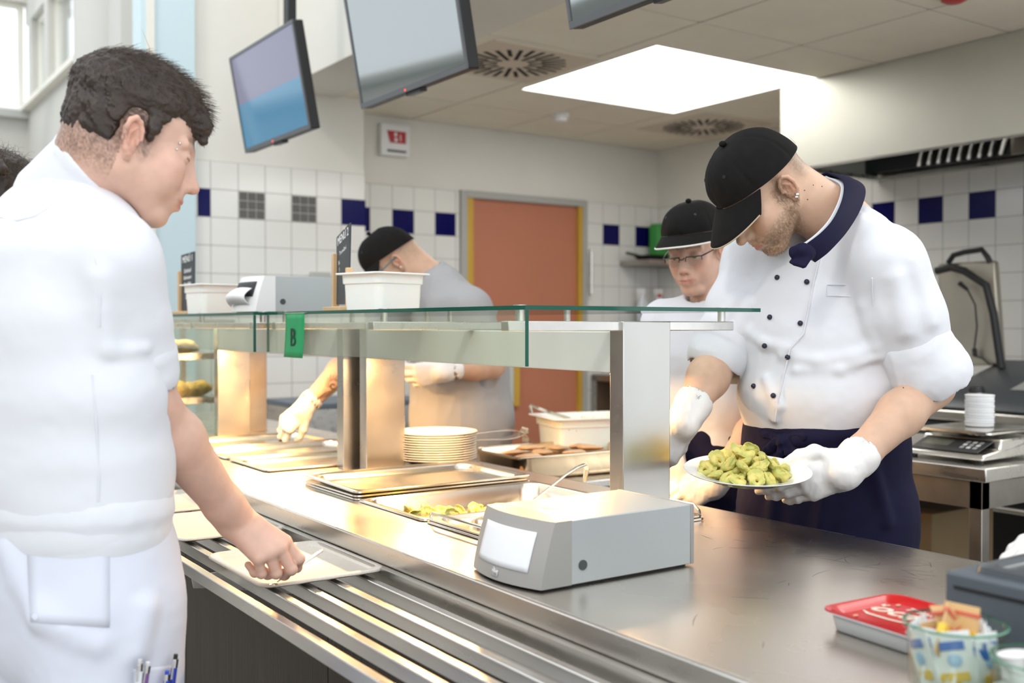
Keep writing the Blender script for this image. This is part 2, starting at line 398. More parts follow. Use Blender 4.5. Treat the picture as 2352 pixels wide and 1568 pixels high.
# ------------------------------------------------------------------ on the ceiling and the walls
added_panel = thing('ceiling_light', 'unseen square light panel added nearer the till to brighten the kitchen', 'ceiling light', (3.909, 1.40, 2.64))  # extra panel out of view, added to brighten the kitchen
MB().box((-.575, -.552, -.004), (.575, .552, -.001)).build('diffuser', mat('lit_diffuser', (0.9, 0.9, 0.88), 0.5, emit=(1.0, 1.0, 0.965), estr=3.9), added_panel)
sk = thing('ceiling_light', 'large square white light panel set flush in the kitchen ceiling', 'ceiling light', (3.909, 4.2025, 2.64))
MB().box((-.575, -.552, .004), (.575, .552, .012)).build('diffuser', mat('lit_diffuser', (0.9, 0.9, 0.88), 0.5, emit=(1.0, 1.0, 0.965), estr=3.9), sk)
f = MB()
for a in ((-.591, -.5675, -.575, .5675), (.575, -.5675, .591, .5675), (-.575, -.5675, .575, -.552), (-.575, .552, .575, .5675)): f.box((a[0], a[1], -.002), (a[2], a[3], .02))
f.build('frame', mat('white_frame', (0.82, 0.80, 0.74), 0.5), sk)
def vent(label, c, R):
    t = thing('ceiling_vent', label, 'vent', (c[0], c[1], 2.64))
    MB().box((-.31, -.31, -.007), (.31, .31, .002)).build('plate', mat('vent_plate', (0.70, 0.62, 0.50), 0.5), t, bevel=0.003)
    s = MB(); 
    for k in range(28):
        a = 2 * math.pi * k / 28; r0, r1 = (R * .30, R * .98) if k % 2 else (R * .55, R)
        e = V3(math.cos(a), math.sin(a), 0); n = V3(-math.sin(a), math.cos(a), 0) * .0105
        p0, p1 = e * r0, e * r1
        s.hexa([V3(*(p0 - n)[:2], -.0085), V3(*(p1 - n)[:2], -.0085), V3(*(p1 + n)[:2], -.0085), V3(*(p0 + n)[:2], -.0085), V3(*(p0 - n)[:2], -.004), V3(*(p1 - n)[:2], -.004), V3(*(p1 + n)[:2], -.004), V3(*(p0 + n)[:2], -.004)])
    s.build('slots', mat('vent_slot', (0.02, 0.018, 0.015), 0.9), t)
vent('round slotted air vent in the ceiling behind the hanging screen', (2.963, 4.30), .27)
vent('round slotted air vent in the ceiling beyond the light panel', (4.945, 4.96), .27)
sd = thing('smoke_detector', 'small round white smoke detector on the kitchen ceiling', 'smoke detector', (3.929, 5.177, 2.64))
MB().lathe([(.055, 0), (.055, -.02), (.048, -.024)], 28, cap0=True, cap1=True).build('base', WHITE_PL, sd, smooth=True)
MB().lathe([(.044, -.022), (.040, -.045), (.02, -.052)], 28, cap0=True, cap1=True).build('sensor', WHITE_PL, sd, smooth=True)
sp = thing('alarm_light', 'red round lamp on the ceiling at the frame top', 'alarm light', tuple(at_z(2192, -6, 2.64)))
MB().lathe([(.05, 0), (.05, -.012), (.03, -.022)], 24, cap0=True, cap1=True).build('lens', mat('red_lens', (0.5, 0.01, 0.012), 0.3), sp, smooth=True)
al = thing('fire_alarm_box', 'white wall box with a red panel above the tiles by the ceiling', 'alarm box', (3.11, 5.86, 2.49))
MB().box((-.103, -.05, -.10), (.103, 0, .10)).build('housing', WHITE_PL, al, bevel=0.006)
MB().hexa([V3(-.06, -.052, .055), V3(.075, -.052, .055), V3(.075, -.05, .055), V3(-.06, -.05, .055), V3(-.085, -.054, .0) * [1, 1, 0] + V3(0, 0, .0), V3(.075, -.054, 0), V3(.075, -.05, 0), V3(-.085, -.05, 0)]) if False else None
MB().add([V3(-.062, -.0525, .055), V3(.072, -.0525, .055), V3(.072, -.0525, -.02), V3(-.04, -.0525, -.02), V3(-.062, -.049, .055), V3(.072, -.049, .055), V3(.072, -.049, -.02), V3(-.04, -.049, -.02)], [(0, 1, 2, 3), (7, 6, 5, 4), (0, 4, 5, 1), (1, 5, 6, 2), (2, 6, 7, 3), (3, 7, 4, 0)]).build('red_panel', mat('alarm_red', (0.45, 0.012, 0.02), 0.35), al)
MB().box((-.01, -.0535, .022), (.008, -.052, .045)).box((-.008, -.0535, -.012), (.01, -.052, .012)).box((.03, -.0535, -.005), (.036, -.052, .035)).build('pictogram', WHITE_PL, al)
MB().box((-.06, -.0515, -.078), (.075, -.05, -.062)).build('slot', mat('slot_grey', (.12, .12, .12), .6), al)

# hanging screens over the counter
SCREEN_BLUE = mat('blue_screen', (0.02, 0.02, 0.02), 0.10, emit=(0.05, 0.22, 0.38), estr=0.62)
SCREEN_GREY = mat('lilac_screen', (0.02, 0.02, 0.02), 0.10, emit=(0.20, 0.19, 0.30), estr=0.55)
SCREEN_OFF_GLOW = mat('dark_screen_glow', (0.035, 0.05, 0.05), 0.05, ior=3.2, emit=(0.10, 0.12, 0.115), estr=0.15)  # screen is off; a faint grey-teal glow is put into its colour
def tv(label, yc, on):
    """a flat screen facing the customers, tilted down; local x = towards the customer (-X), y along the counter"""
    t = thing('television', label, 'television', (1.765, yc, 2.385), math.pi, None)
    tl = Matrix.Rotation(math.radians(10), 4, 'Y')
    def put(mb, n, m, par=t, **k):
        mb.v = [tuple(tl @ Vector(p)) for p in mb.v]; return mb.build(n, m, par, **k)
    W, H = .385, .228
    put(MB().box((-.045, -W, -H), (0, W, H)), 'housing', BLACK, bevel=0.006)
    b = MB()
    for a in ((-W, -H, W, -H + .02), (-W, H - .014, W, H), (-W, -H + .02, -W + .013, H - .014), (W - .013, -H + .02, W, H - .014)): b.box((0, a[0], a[1]), (.007, a[2], a[3]))
    put(b, 'bezel', mat('bezel_grey', (0.10, 0.105, 0.11), 0.35), bevel=0.002)
    if on:
        s = MB().box((.001, -W + .013, -H + .02), (.003, W - .013, -.002)).slot(1).box((.001, -W + .013, -.002), (.003, W - .013, H - .014))
        put(s, 'screen', [SCREEN_BLUE, SCREEN_GREY])
    else:
        put(MB().box((.001, -W + .013, -H + .02), (.003, W - .013, H - .014)), 'screen', SCREEN_OFF_GLOW)
    put(MB().box((-.035, -.05, -H - .012), (-.005, .05, -H)), 'sensor_bar', mat('sensor_black', (0.006, 0.006, 0.006), 0.3))
    put(MB().sphere((0.006, -.03, -H + .008), .0035, 8), 'standby_light', mat('standby_red', (0.5, 0, 0), 0.4, emit=(1, 0.03, 0.02), estr=3))
    put(MB().box((-.085, -.12, -.10), (-.045, .12, .10)), 'mount', BLACK, bevel=0.004)
    MB().box((-.125, -.03, -.12), (-.085, .03, 1.9)).build('pole', BLACK, t, bevel=0.003)
    put(MB().tube([(-.06, -.25, .02), (-.075, -.30, -.05), (-.06, -.33, -.12), (-.05, -.30, -.06), (-.05, -.26, -.02)], .004, 6), 'cable', BLACK, smooth=True)
    return t
tv('hanging television showing a blue and lilac picture, nearest the tiled pier', 4.51, True)
tv('hanging television with a dark reflecting screen and red standby light', 3.255, False)
tv('hanging television cut off by the upper edge, only its lower rim showing', 1.945, False)

# ------------------------------------------------------------------ serving counter
ZT = 0.90
XF, XB = 0.942, 1.765
WELLS = [(1.13, 1.64, 1.652, 2.612), (1.13, 1.64, 2.892, 3.858)]
ct = thing('countertop', 'long brushed steel worktop of the serving counter', 'worktop', (XF, .2, ZT))
def top():
    mb = MB(); z0 = ZT - .012
    y = .2
    for x0, x1, y0, y1 in WELLS:
        mb.box((XF, y, z0), (XB, y0, ZT)); mb.box((XF, y0, z0), (x0, y1, ZT)); mb.box((x1, y0, z0), (XB, y1, ZT)); y = y1
    mb.box((XF, y, z0), (XB, 5.1, ZT))
    o = mb.build('slab', STEEL_TOP, ct, off=V3(XF, .2, ZT))
    l = MB(); R = []
    # front lip: small bright radius on top, folded under
    for yy in (.2, 5.1):
        R.append([V3(x, yy, z) for x, z in ((XF + .004, ZT + .0005), (XF + .001, ZT - .0005), (XF - .0015, ZT - .004), (XF - .0015, ZT - .036), (XF + .002, ZT - .04), (XF + .02, ZT - .04), (XF + .02, ZT - .013))])
    l.rings(R).build('front_lip', STEEL, ct, off=V3(XF, .2, ZT))
    b = MB().box((XB - .001, .2, ZT - .045), (XB + .004, 5.1, ZT)).build('rear_lip', STEEL, ct, off=V3(XF, .2, ZT))
    for x0, x1, y0, y1 in WELLS:
        q = MB()
        q.box((x0 - .004, y0 - .004, .70), (x1 + .004, y1 + .004, .705)).box((x0 - .004, y0 - .004, .705), (x0, y1 + .004, z0)).box((x1, y0 - .004, .705), (x1 + .004, y1 + .004, z0))
        q.box((x0, y0 - .004, .705), (x1, y0, z0)).box((x0, y1, .705), (x1, y1 + .004, z0))
        q.build('well', STEEL_DARK, ct, off=V3(XF, .2, ZT))
top()
rsc = np.random.RandomState(2); scr = MB()
for k in range(46):
    cx_, cy_ = (rsc.uniform(1.45, 1.70), rsc.uniform(1.05, 1.55)) if k < 26 else (rsc.uniform(1.0, 1.7), rsc.uniform(.7, 1.6)); a = rsc.uniform(0, 3.14); ln_ = rsc.uniform(.02, .07); cv = rsc.uniform(-.02, .02)
    pts_ = [V3(cx_ + math.cos(a) * ln_ * (u - .5) - math.sin(a) * cv * u * (1 - u), cy_ + math.sin(a) * ln_ * (u - .5) + math.cos(a) * cv * u * (1 - u), ZT + .0001) for u in np.linspace(0, 1, 5)]
    scr.tube(pts_, [.00015, .0004, .0005, .0004, .00015], 4, flat=.3, up=(0, 0, 1))
scr.build('scratches', mat('scratch_dark', (.05, .045, .05), .6), ct, off=V3(XF, .2, ZT))
cb = thing('counter_base', 'counter front of dark vertical-grained panels under the tray rails', 'counter front', (.93, .2, 0))
WOOD = mat('dark_grained_laminate', (0.060, 0.045, 0.032), 0.5, spec=.25, noise=0.55, nscale=10, nstretch=(30, 30, .35), bump=0.05, bscale=60)
for y0, y1 in ((.2, 1.055), (1.058, 2.046), (2.049, 3.033), (3.036, 4.02), (4.023, 5.1)):
    MB().box((.93, y0, .06), (.95, y1, .79)).build('panel', WOOD, cb, off=V3(.93, .2, 0), bevel=0.001, seg=1)
MB().box((.945, .2, .06), (1.76, 5.1, .69)).build('carcass', DARKGREY, cb, off=V3(.93, .2, 0))
MB().box((.95, .2, 0), (1.74, 5.1, .06)).build('plinth', BLACK, cb, off=V3(.93, .2, 0))
MB().box((.932, .2, .79), (.95, 5.1, .828)).box((.926, .2, .829), (.95, 5.1, .859)).build('fascia', STEEL, cb, off=V3(.93, .2, 0))
tr = thing('tray_rail', 'five steel tray rails running along the front of the counter', 'tray rail', (.65, .2, .85))
for x in (.647, .708, .768, .828, .890):
    MB().box((x - .0005, .25, .821), (x + .017, 5.1, .845)).build('rail', STEEL, tr, off=V3(.65, .2, .85), bevel=0.002, seg=2)
for y in (1.10, 2.10, 3.10, 4.10):
    MB().add([V3(.655, y, .821), V3(.93, y, .821), V3(.93, y, .74), V3(.70, y, .79), V3(.66, y, .795), V3(.655, y + .005, .821), V3(.93, y + .005, .821), V3(.93, y + .005, .74), V3(.70, y + .005, .79), V3(.66, y + .005, .795)],
             [(0, 1, 2, 3, 4), (9, 8, 7, 6, 5), (0, 5, 6, 1), (1, 6, 7, 2), (2, 7, 8, 3), (3, 8, 9, 4), (4, 9, 5, 0)]).build('bracket', STEEL, tr, off=V3(.65, .2, .85))

# ------------------------------------------------------------------ heated gantries with the glass shelf
GL_TOP = pane_mat('sneeze_glass', (0.93, 0.97, 0.95), dirt=0.0)
GL_FRONT = pane_mat('hanging_glass', (0.91, 0.945, 0.90), dirt=0.06)
GL_EDGE = mat('green_glass_edge', (0.006, 0.085, 0.055), 0.08)
def pane_box(mb, lo, hi, thin):
    """faces on slot 0, the four narrow edges on slot 1"""
    i = len(mb.f); mb.box(lo, hi)
    # faces: bottom, top, y0, x1, y1, x0
    big = {2: (0, 1), 0: (3, 5), 1: (2, 4)}[thin]
    for k in range(6):
        mb.mi[i + k] = 0 if k in big else 1
    return mb
def gantry(label, y0, y1, px0, px1, glass):
    """posts at y0 and y1; glass from glass[0] to glass[1]"""
    t = thing('heated_gantry', label, 'gantry', (px0, y0, ZT)); off = V3(px0, y0, ZT)
    for y in (y0, y1 - .043):
        MB().box((px0, y, ZT), (px1, y + .043, 1.337)).build('post', STEEL_V, t, off=off, bevel=0.002)
    a, b = y0 + .043, y1 - .043
    MB().box((px0 + .002, a, 1.2315), (px0 + .006, b, 1.316)).box((px1 - .006, a, 1.2315), (px1 - .002, b, 1.316)).box((px0 + .006, a, 1.30), (px1 - .006, b, 1.316)).build('lamp_box', mat('white_lacquer', (0.74, 0.72, 0.66), 0.4, noise=0.05, nscale=9), t, off=off, bevel=0.003)
    n = 3; L = (y1 - y0 - .2) / n
    for k in range(n):
        yc = y0 + .1 + L * (k + .5)
        MB().tube([(px0 + .064, yc - .055, 1.250), (px0 + .064, yc + .055, 1.250)], .006, 8).build('quartz_tube', mat('glowing_quartz', (1, .6, .3), .4, emit=(1.0, 0.55, 0.20), estr=25), t, off=off, smooth=True)
        la = bpy.data.lights.new('heat_lamp', 'AREA'); la.shape = 'RECTANGLE'; la.size = .05; la.size_y = .11; la.energy = LAMP_W; la.color = (1.0, 0.56, 0.21)
        lo = bpy.data.objects.new('heat_lamp', la); COL.objects.link(lo); lo.parent = t; lo.location = tuple(V3(px0 + .064, yc, 1.238) - off)
    MB().box((px0 + .012, y0 + .06, 1.296), (px1 - .012, y1 - .06, 1.299)).build('reflector', STEEL_PAN, t, off=off)
    for y in (y0, y0 + (y1 - y0) * .465, y1 - .043):
        MB().box((px0 - .275, y + .008, 1.3175), (px0 + .325, y + .034, 1.3373)).build('support_bar', STEEL, t, off=off, bevel=0.002)
        for x in (px0 - .24, px0 + .30):
            MB().tube([(x, y + .021, 1.3373), (x, y + .021, 1.3575)], .0085, 16).tube([(x, y + .021, 1.3655), (x, y + .021, 1.368)], .013, 16).build('standoff', STEEL, t, off=off, smooth=True)
    gx0, gx1 = px0 - .285, px0 + .335
    pane_box(MB(), (gx0, glass[0], 1.3575), (gx1, glass[1], 1.3655), 2).build('glass_shelf', [GL_TOP, GL_EDGE], t, off=off)
    pane_box(MB(), (gx0, glass[0], 1.254), (gx0 + .008, glass[1], 1.3572), 0).build('front_glass', [GL_FRONT, GL_EDGE], t, off=off)
    return t
LAMP_W = 4.8
g1 = gantry('heated glass-topped gantry carrying the green B card, over the tortellini pan', 1.60, 2.793, 1.373, 1.502, (1.54, 2.798))
g2 = gantry('heated glass-topped gantry over the long pans beside the display cabinet', 2.83, 3.99, 1.337, 1.466, (2.806, 4.02))

# green card taped to the glass
gc = thing('letter_card', 'green paper card with a black letter B taped to the glass front', 'card', (1.083, 2.50, 1.30))
yL = at_x(657, 760, 1.083)[1]; yR = at_x(700, 760, 1.083)[1]
zt_, zb_ = at_x(680, 718, 1.083)[2], at_x(680, 821, 1.083)[2]
def card(u, v):
    y = yL + (yR - yL) * u + (.004 if v > .9 else 0) * (1 - u); return V3(1.0825 - .006 * (1 - v) ** 2 - .002 * math.sin(u * 3.1), y, zb_ + (zt_ - zb_) * v) - V3(1.083, 2.50, 1.30)
MB().grid(card, 8, 8).build('paper', mat('green_paper', (0.012, 0.30, 0.10), 0.55, noise=0.12, nscale=30, nstretch=(1, 1, .1)), gc, smooth=True, solid=0.0006)
lettering('letter', 'B', .068, frame(V3(-.0068, (yL + yR) / 2 - 2.50 + .001, -.026), (0, -1, 0), (0, 0, 1)), mat('black_ink', (0.015, 0.03, 0.015), 0.7), gc)
MB().box((-.004, yR - 2.5 - .004, zt_ - 1.30 - .002), (.05, yL - 2.5 + .004, zt_ - 1.30 + .0005)).build('tape', pane_mat('tape', (.9, .9, .88), dirt=.25), gc)

# ------------------------------------------------------------------ pans
def pan_mesh(mb, hx, hy, depth, rim=.012, rc=.05, t=.0011):
    """gastronorm pan: rim level with z = 0"""
    q = [(hx, hy, .018, -.004), (hx, hy, .018, 0), (hx - .002, hy - .002, .017, .001), (hx - rim, hy - rim, rc, .001), (hx - rim - .004, hy - rim - .004, rc, -.003),
         (hx - rim - .010, hy - rim - .010, rc, -depth + .016), (hx - rim - .014, hy - rim - .014, rc, -depth + .005), (hx - rim - .024, hy - rim - .024, rc, -depth)]
    mb.rrect(q, 8, cap0=False, cap1=True)
    o = [(hx, hy, .018, -.004), (hx - .001, hy - .001, .018, -.004), (hx - rim + t, hy - rim + t, rc, -.002), (hx - rim - .004 + t, hy - rim - .004 + t, rc, -.005), (hx - rim - .010 + t, hy - rim - .010 + t, rc, -depth + .016), (hx - rim - .014 + t, hy - rim - .014 + t, rc, -depth + .004), (hx - rim - .024, hy - rim - .024, rc, -depth - t)]
    mb.rrect(o, 8, cap0=False, cap1=True); return mb
def gn(name, label, loc, hx=.265, hy=.1625, depth=.02, rot=(0, 0, 0), group=None, rc=.045):
    o = pan_mesh(MB(), hx, hy, depth, rc=rc).build(name, STEEL_PAN, smooth=True, auto=50)
    o.location = loc; o.rotation_euler = rot; return tag(o, label, 'pan', group)
PX = 1.385
gn('gastronorm_pan', 'steel pan holding the last tortellini beside the napkin dispenser', (PX, 2.132, .9055), depth=.065)
gn('gastronorm_pan', 'bottom steel tray of the stacked empty trays behind the tortellini pan', (PX, 2.462, .9055), depth=.02)
gn('gastronorm_pan', 'middle steel tray in the stack of empty trays by the centre post', (PX - .003, 2.462, .9105 + .003), depth=.02, rot=(0.004, 0.002, 0.006))
gn('gastronorm_pan', 'topmost tilted empty steel tray of the stack by the centre post', (PX - .001, 2.460, .9245), depth=.02, rot=(0.018, 0.004, 0.003))
lp = gn('gastronorm_pan', 'steel pan closed by a wire-handled lid, partly behind the napkin dispenser', (PX, 1.803, .9055), depth=.065)
gn('gastronorm_pan', 'nearest long empty steel pan under the far heat lamps', (PX, 3.050, .9075), depth=.02)
gn('gastronorm_pan', 'middle long empty steel pan under the far heat lamps', (PX, 3.385, .9075), depth=.02, rot=(.004, 0, 0))
gn('gastronorm_pan', 'long steel pan under the gloved hand by the display cabinet', (PX, 3.702, .9075), depth=.02)
ld = thing('pan_cover', 'steel cover with embossed rings and wire handles in front of the tortellini', 'cover', (PX, 1.803, .908))
ld_m = MB().rrect([(.262, .159, .018, .0), (.262, .159, .018, .003), (.250, .147, .045, .003), (.246, .143, .045, -.006), (.22, .125, .05, -.008)], 8, cap0=False)
for x in (-.125, .125):
    ld_m.lathe([(.108, -.0075), (.104, .004), (.096, .005), (.090, -.002), (.083, -.002), (.078, .004), (.06, .006), (.0, .007)], 40, (x, 0, 0))
ld_m.build('sheet', STEEL_PAN, ld, smooth=True, auto=50)
for sx in (-1, 1):
    x = sx * .255
    MB().tube([(x, -.15, .004), (x, -.148, .012), (x + sx * .012, -.12, .020), (x + sx * .012, .12, .020), (x, .148, .012), (x, .15, .004)], .0035, 8).build('wire_handle', STEEL_PAN, ld, smooth=True)

# ------------------------------------------------------------------ cafeteria trays on the rails
TRAYM = mat('speckled_tray', (0.70, 0.63, 0.54), 0.30, noise=0.08, nscale=220)
def tray_mesh():
    hx, hy = .1285, .1635; return MB().rrect([(hx - .006, hy - .006, .03, -.006), (hx, hy, .035, -.003), (hx, hy, .035, .0), (hx - .003, hy - .003, .033, .002), (hx - .012, hy - .012, .03, .002), (hx - .026, hy - .026, .022, -.008), (hx - .030, hy - .030, .02, -.0095)], 8, cap0=True, cap1=True)
def tray(label, y, x=.8155, rz=0):
    o = tray_mesh().build('cafeteria_tray', TRAYM, smooth=True, auto=60); o.location = (x, y, .8575); o.rotation_euler = (0, 0, rz); return tag(o, label, 'tray', None)
tray('pale speckled tray under the reaching hand, in the glow of the lamps', 1.955, rz=.0)
tray('pale speckled tray second along the rails, behind the bare forearm', 2.447)
tray('pale speckled tray third along the rails, its edge beside the white shirt', 2.82)

# ------------------------------------------------------------------ napkin dispensers
ALU = mat('silver_lacquer', (0.46, 0.49, 0.49), 0.36, 0.35, noise=0.02, nscale=300)
GREYF = mat('grey_front', (0.36, 0.345, 0.32), 0.42)
NAP = mat('napkin_paper', (0.85, 0.86, 0.87), 0.9, bump=0.05, bscale=30)
def dispenser(label, x0, y0, z, full):
    """front faces the customers (-X); x0, y0 = front corner nearest the camera"""
    t = thing('napkin_dispenser', label, 'napkin dispenser', (x0, y0, z)); Lx, Wy, H = .338, .203, .1105
    def fx(v, u):   # front surface
        return .028 * v ** 1.25 - .022 * (1 - (2 * u - 1) ** 2) * (1 - .25 * v)
    f = MB(); nu = 17
    R = []
    for v in np.linspace(0, 1, 9):
        ring = [V3(fx(v, u), u * Wy, .004 + v * (H - .004)) for u in np.linspace(0, 1, nu)]
        ring += [V3(.062, Wy, .004 + v * (H - .004)), V3(.062, 0, .004 + v * (H - .004))]
        R.append(ring)
    f.rings(R).build('front_cover', GREYF if full else WHITE_PL, t, smooth=True, auto=40)
    if full:
        # napkin window and its content
        f = MB().grid(lambda a, b: V3(fx(.22 + .60 * b, .14 + .72 * a) - .0012, (.14 + .72 * a) * Wy, .004 + (.22 + .60 * b) * (H - .004)), 14, 8)
        f.build('napkin', NAP, t, smooth=True, solid=0.001)
        m = MB()
        m.grid(lambda a, b: V3(fx(.055 + .10 * b, .47 + .09 * a) - .0010, (.47 + .09 * a) * Wy, .004 + (.055 + .10 * b) * (H - .004)), 4, 4)
        m.build('emblem', mat('emblem_pale', (0.62, 0.62, 0.60), 0.4), t, smooth=True, solid=0.0004)
        yy = .515 * Wy
        lettering('emblem_text', 'TORK', .0062, frame(V3(fx(.07, .515) - .0019, yy, .004 + .078 * (H - .004)), (0, -1, 0), (.26, 0, 1)), mat('emblem_dark', (0.25, 0.24, 0.22), 0.5), t, ext=.0001)
        MB().tube([(fx(.16, .49) - .0015, .49 * Wy, .0222), (fx(.16, .51) - .0015, .51 * Wy, .0200), (fx(.18, .54) - .0015, .54 * Wy, .0235)][::1], .0009, 6).build('emblem_swoosh', MATS['emblem_pale'], t, smooth=True)
    else:
        f = MB().grid(lambda a, b: V3(fx(.42 + .42 * b, .12 + .76 * a) - .0012, (.12 + .76 * a) * Wy, .004 + (.42 + .42 * b) * (H - .004)), 14, 6)
        f.build('opening', mat('dark_opening', (.03, .03, .03), .6), t, smooth=True, solid=0.001)
        MB().grid(lambda a, b: V3(fx(.3 + .3 * b, .12 + .76 * a) - .002 - .034 * math.sin(b * 2.6 + .25) * (1 - .25 * (2 * a - 1) ** 2), (.12 + .76 * a) * Wy, .022 + .048 * b + .006 * math.sin(a * 3.1 + .5)), 16, 12).build('napkin', NAP, t, smooth=True, solid=0.0015)
    MB().box((.060, 0.0005, .004), (Lx - .008, Wy - .0005, H - .0005)).build('body', ALU, t, bevel=0.0015)
    MB().box((Lx - .008, 0, .004), (Lx, Wy, H)).build('back_cover', GREYF, t, bevel=0.001)
    MB().tube([(.085, -.0012, .034), (.085, .004, .034)], .0085, 20).build('lock', mat('lock_grey', (0.06, 0.065, 0.065), .5), t, smooth=True)
    MB().lathe([(.016, 0), (.016, .0006)], 24, (.105, Wy * .56, H - .0006), cap1=True).build('top_button', GREYF, t, smooth=True)
    MB().box((.012, .01, 0), (Lx - .012, Wy - .01, .005)).build('foot', BLACK, t)
    return t
dispenser('silver grey napkin dispenser with white napkins, standing on the steel worktop', .980, 1.342, ZT, True)
dispenser('silver grey napkin dispenser on the glass shelf between two plastic tubs', 1.115, 2.955, 1.3655, False)

# ------------------------------------------------------------------ tubs and menu boards on the glass
TUB = mat('milky_plastic', (0.93, 0.91, 0.87), 0.35, sss=0.7)
def tub(label, x, y, z, rz, hx=.0885, hy=.081, H=.0985, mt=None):
    t = thing('plastic_tub', label, 'tub', (x, y, z), rz)
    a = [(hx * .84, hy * .83, .018, 0), (hx * .86, hy * .85, .02, .001), (hx * .90, hy * .89, .02, H * .70), (hx * .94, hy * .93, .02, H * .72), (hx * .95, hy * .945, .02, H * .95), (hx * 1.08, hy * 1.10, .02, H * .955), (hx * 1.09, hy * 1.11, .02, H * .985), (hx * 1.08, hy * 1.10, .02, H)]
    b = [(hx * .93, hy * .925, .02, H), (hx * .92, hy * .91, .02, H * .73), (hx * .88, hy * .87, .02, H * .70), (hx * .84, hy * .83, .018, .003)]
    MB().rrect(a + b, 6).build('bowl', mt or TUB, t, smooth=True, auto=50); return t
tub('milky square plastic tub beside the menu board, before the man in grey', 1.268, 2.44, 1.3655, .25)
tub('milky square plastic tub next to the white-fronted dispenser', 1.16, 3.44, 1.3655, .1)
PINE = mat('pale_pine', (0.66, 0.45, 0.24), 0.6, noise=0.12, nscale=6, nstretch=(1, 1, .15))
SLATE = mat('chalkboard', (0.055, 0.062, 0.066), 0.55, noise=0.35, nscale=7)
CHALK = mat('chalk', (0.95, 0.95, 0.93), 0.9)
def menu(label, corners, dep, base, peg1, peg2, zb, lines, z):
    """board given by four corners in space: top left, top right, bottom right, bottom left"""
    C4 = [at_depth(px, py, d) for (px, py), d in zip(corners, dep)]
    o0 = at_depth(*base); t = thing('menu_board', label, 'menu board', tuple(o0))
    n = unit(np.cross(C4[1] - C4[0], C4[3] - C4[0])); n = n if n @ (CAM - C4[0]) > 0 else -n
    MB().hexa([C4[3], C4[2], C4[1], C4[0]] + [p - n * .004 for p in (C4[3], C4[2], C4[1], C4[0])]).build('board', SLATE, t, off=o0)
    ex = unit(C4[1] - C4[0]); ey = unit((C4[0] - C4[3])); wd = np.linalg.norm(C4[1] - C4[0]); ht = np.linalg.norm(C4[0] - C4[3])
    for i, (s, sz) in enumerate(lines):
        c = C4[0] + (C4[1] - C4[0]) * .5 + (C4[3] - C4[0]) * (.15 if i == 0 else .22 + .115 * i)
        lettering('chalk_line', s, ht * sz * 1.35, frame(c + n * .0006 - o0, ex, ey), CHALK, t, ext=.0002, shear=.15)
    ax = unit(V3(C4[1][0] - C4[0][0], C4[1][1] - C4[0][1], 0)); ay = np.cross(V3(0, 0, 1), ax)
    m0 = (C4[0] + C4[1]) / 2
    cx = V3(m0[0], m0[1], 0)
    MB().box((-wd * .62, -.035, z), (wd * .62, .035, z + .013), lambda p: cx + ax * p[0] + ay * p[1] + V3(0, 0, p[2])).build('base', PINE, t, off=o0, bevel=0.002)
    for s, h in ((-1, peg1), (1, peg2)):
        MB().box((s * wd * .5 - .008, -.012 , z + .012), (s * wd * .5 + .008, .006, z + h), lambda p: cx + ax * p[0] + ay * p[1] + V3(0, 0, p[2])).build('peg', PINE, t, off=o0, bevel=0.002)
    return t
menu('slate menu board reading menu 2 beside the near plastic tub', ((773, 545), (804, 511), (800, 699), (772, 699)), (2.86, 2.74, 2.74, 2.86), (786, 708, 2.8), .16, .115, 0, (('MENÜ 2', .125), ('Tortellini', .075), ('Salat-Schüssel', .062), ('Hausbrot', .075), ('Joghurt', .075), ('Dessert', .075)), 1.3655)
menu('slate menu board reading menu 1 beside the customer at the far tub', ((416, 586), (446, 577), (446, 712), (416, 715)), (3.80, 3.68, 3.68, 3.80), (432, 716, 3.7), .16, .10, 0, (('MENÜ 1', .12), ('Schnitzel', .08), ('Rahmsauce', .07), ('Kartoffeln', .07), ('Nudeln', .08), ('Salat', .08)), 1.3655)

# ------------------------------------------------------------------ plates
CHINA = mat('white_china', (0.90, 0.885, 0.85), 0.12)
def plate_mesh(R=.1275):
    return MB().lathe([(0, .004), (R * .58, .004), (R * .66, .0065), (R * .74, .013), (R * .96, .019), (R, .0205), (R * 1.003, .0195), (R * .99, .0175), (R * .76, .0095), (R * .66, .002), (R * .62, 0), (R * .58, .0015), (0, .002)], 64)
pl0 = plate_mesh().build('dinner_plate', CHINA, smooth=True, auto=60)
tag(pl0, 'white plate, lowest of the tall stack by the centre post', 'plate', 'stack of white plates')
words12 = ['second', 'third', 'fourth', 'fifth', 'sixth', 'seventh', 'eighth', 'ninth', 'tenth', 'eleventh']
pl0.location = (1.622, 2.775, ZT + .004)
MB  # stack
for k in range(1, 12):
    lab = 'topmost white plate of the tall stack by the centre post' if k == 11 else 'white plate, %s from the bottom of the tall stack' % words12[k - 1]
    dup(pl0, (1.622 + random.uniform(-.0015, .0015), 2.775 + random.uniform(-.0015, .0015), ZT + .004 + k * .0072), label=lab)

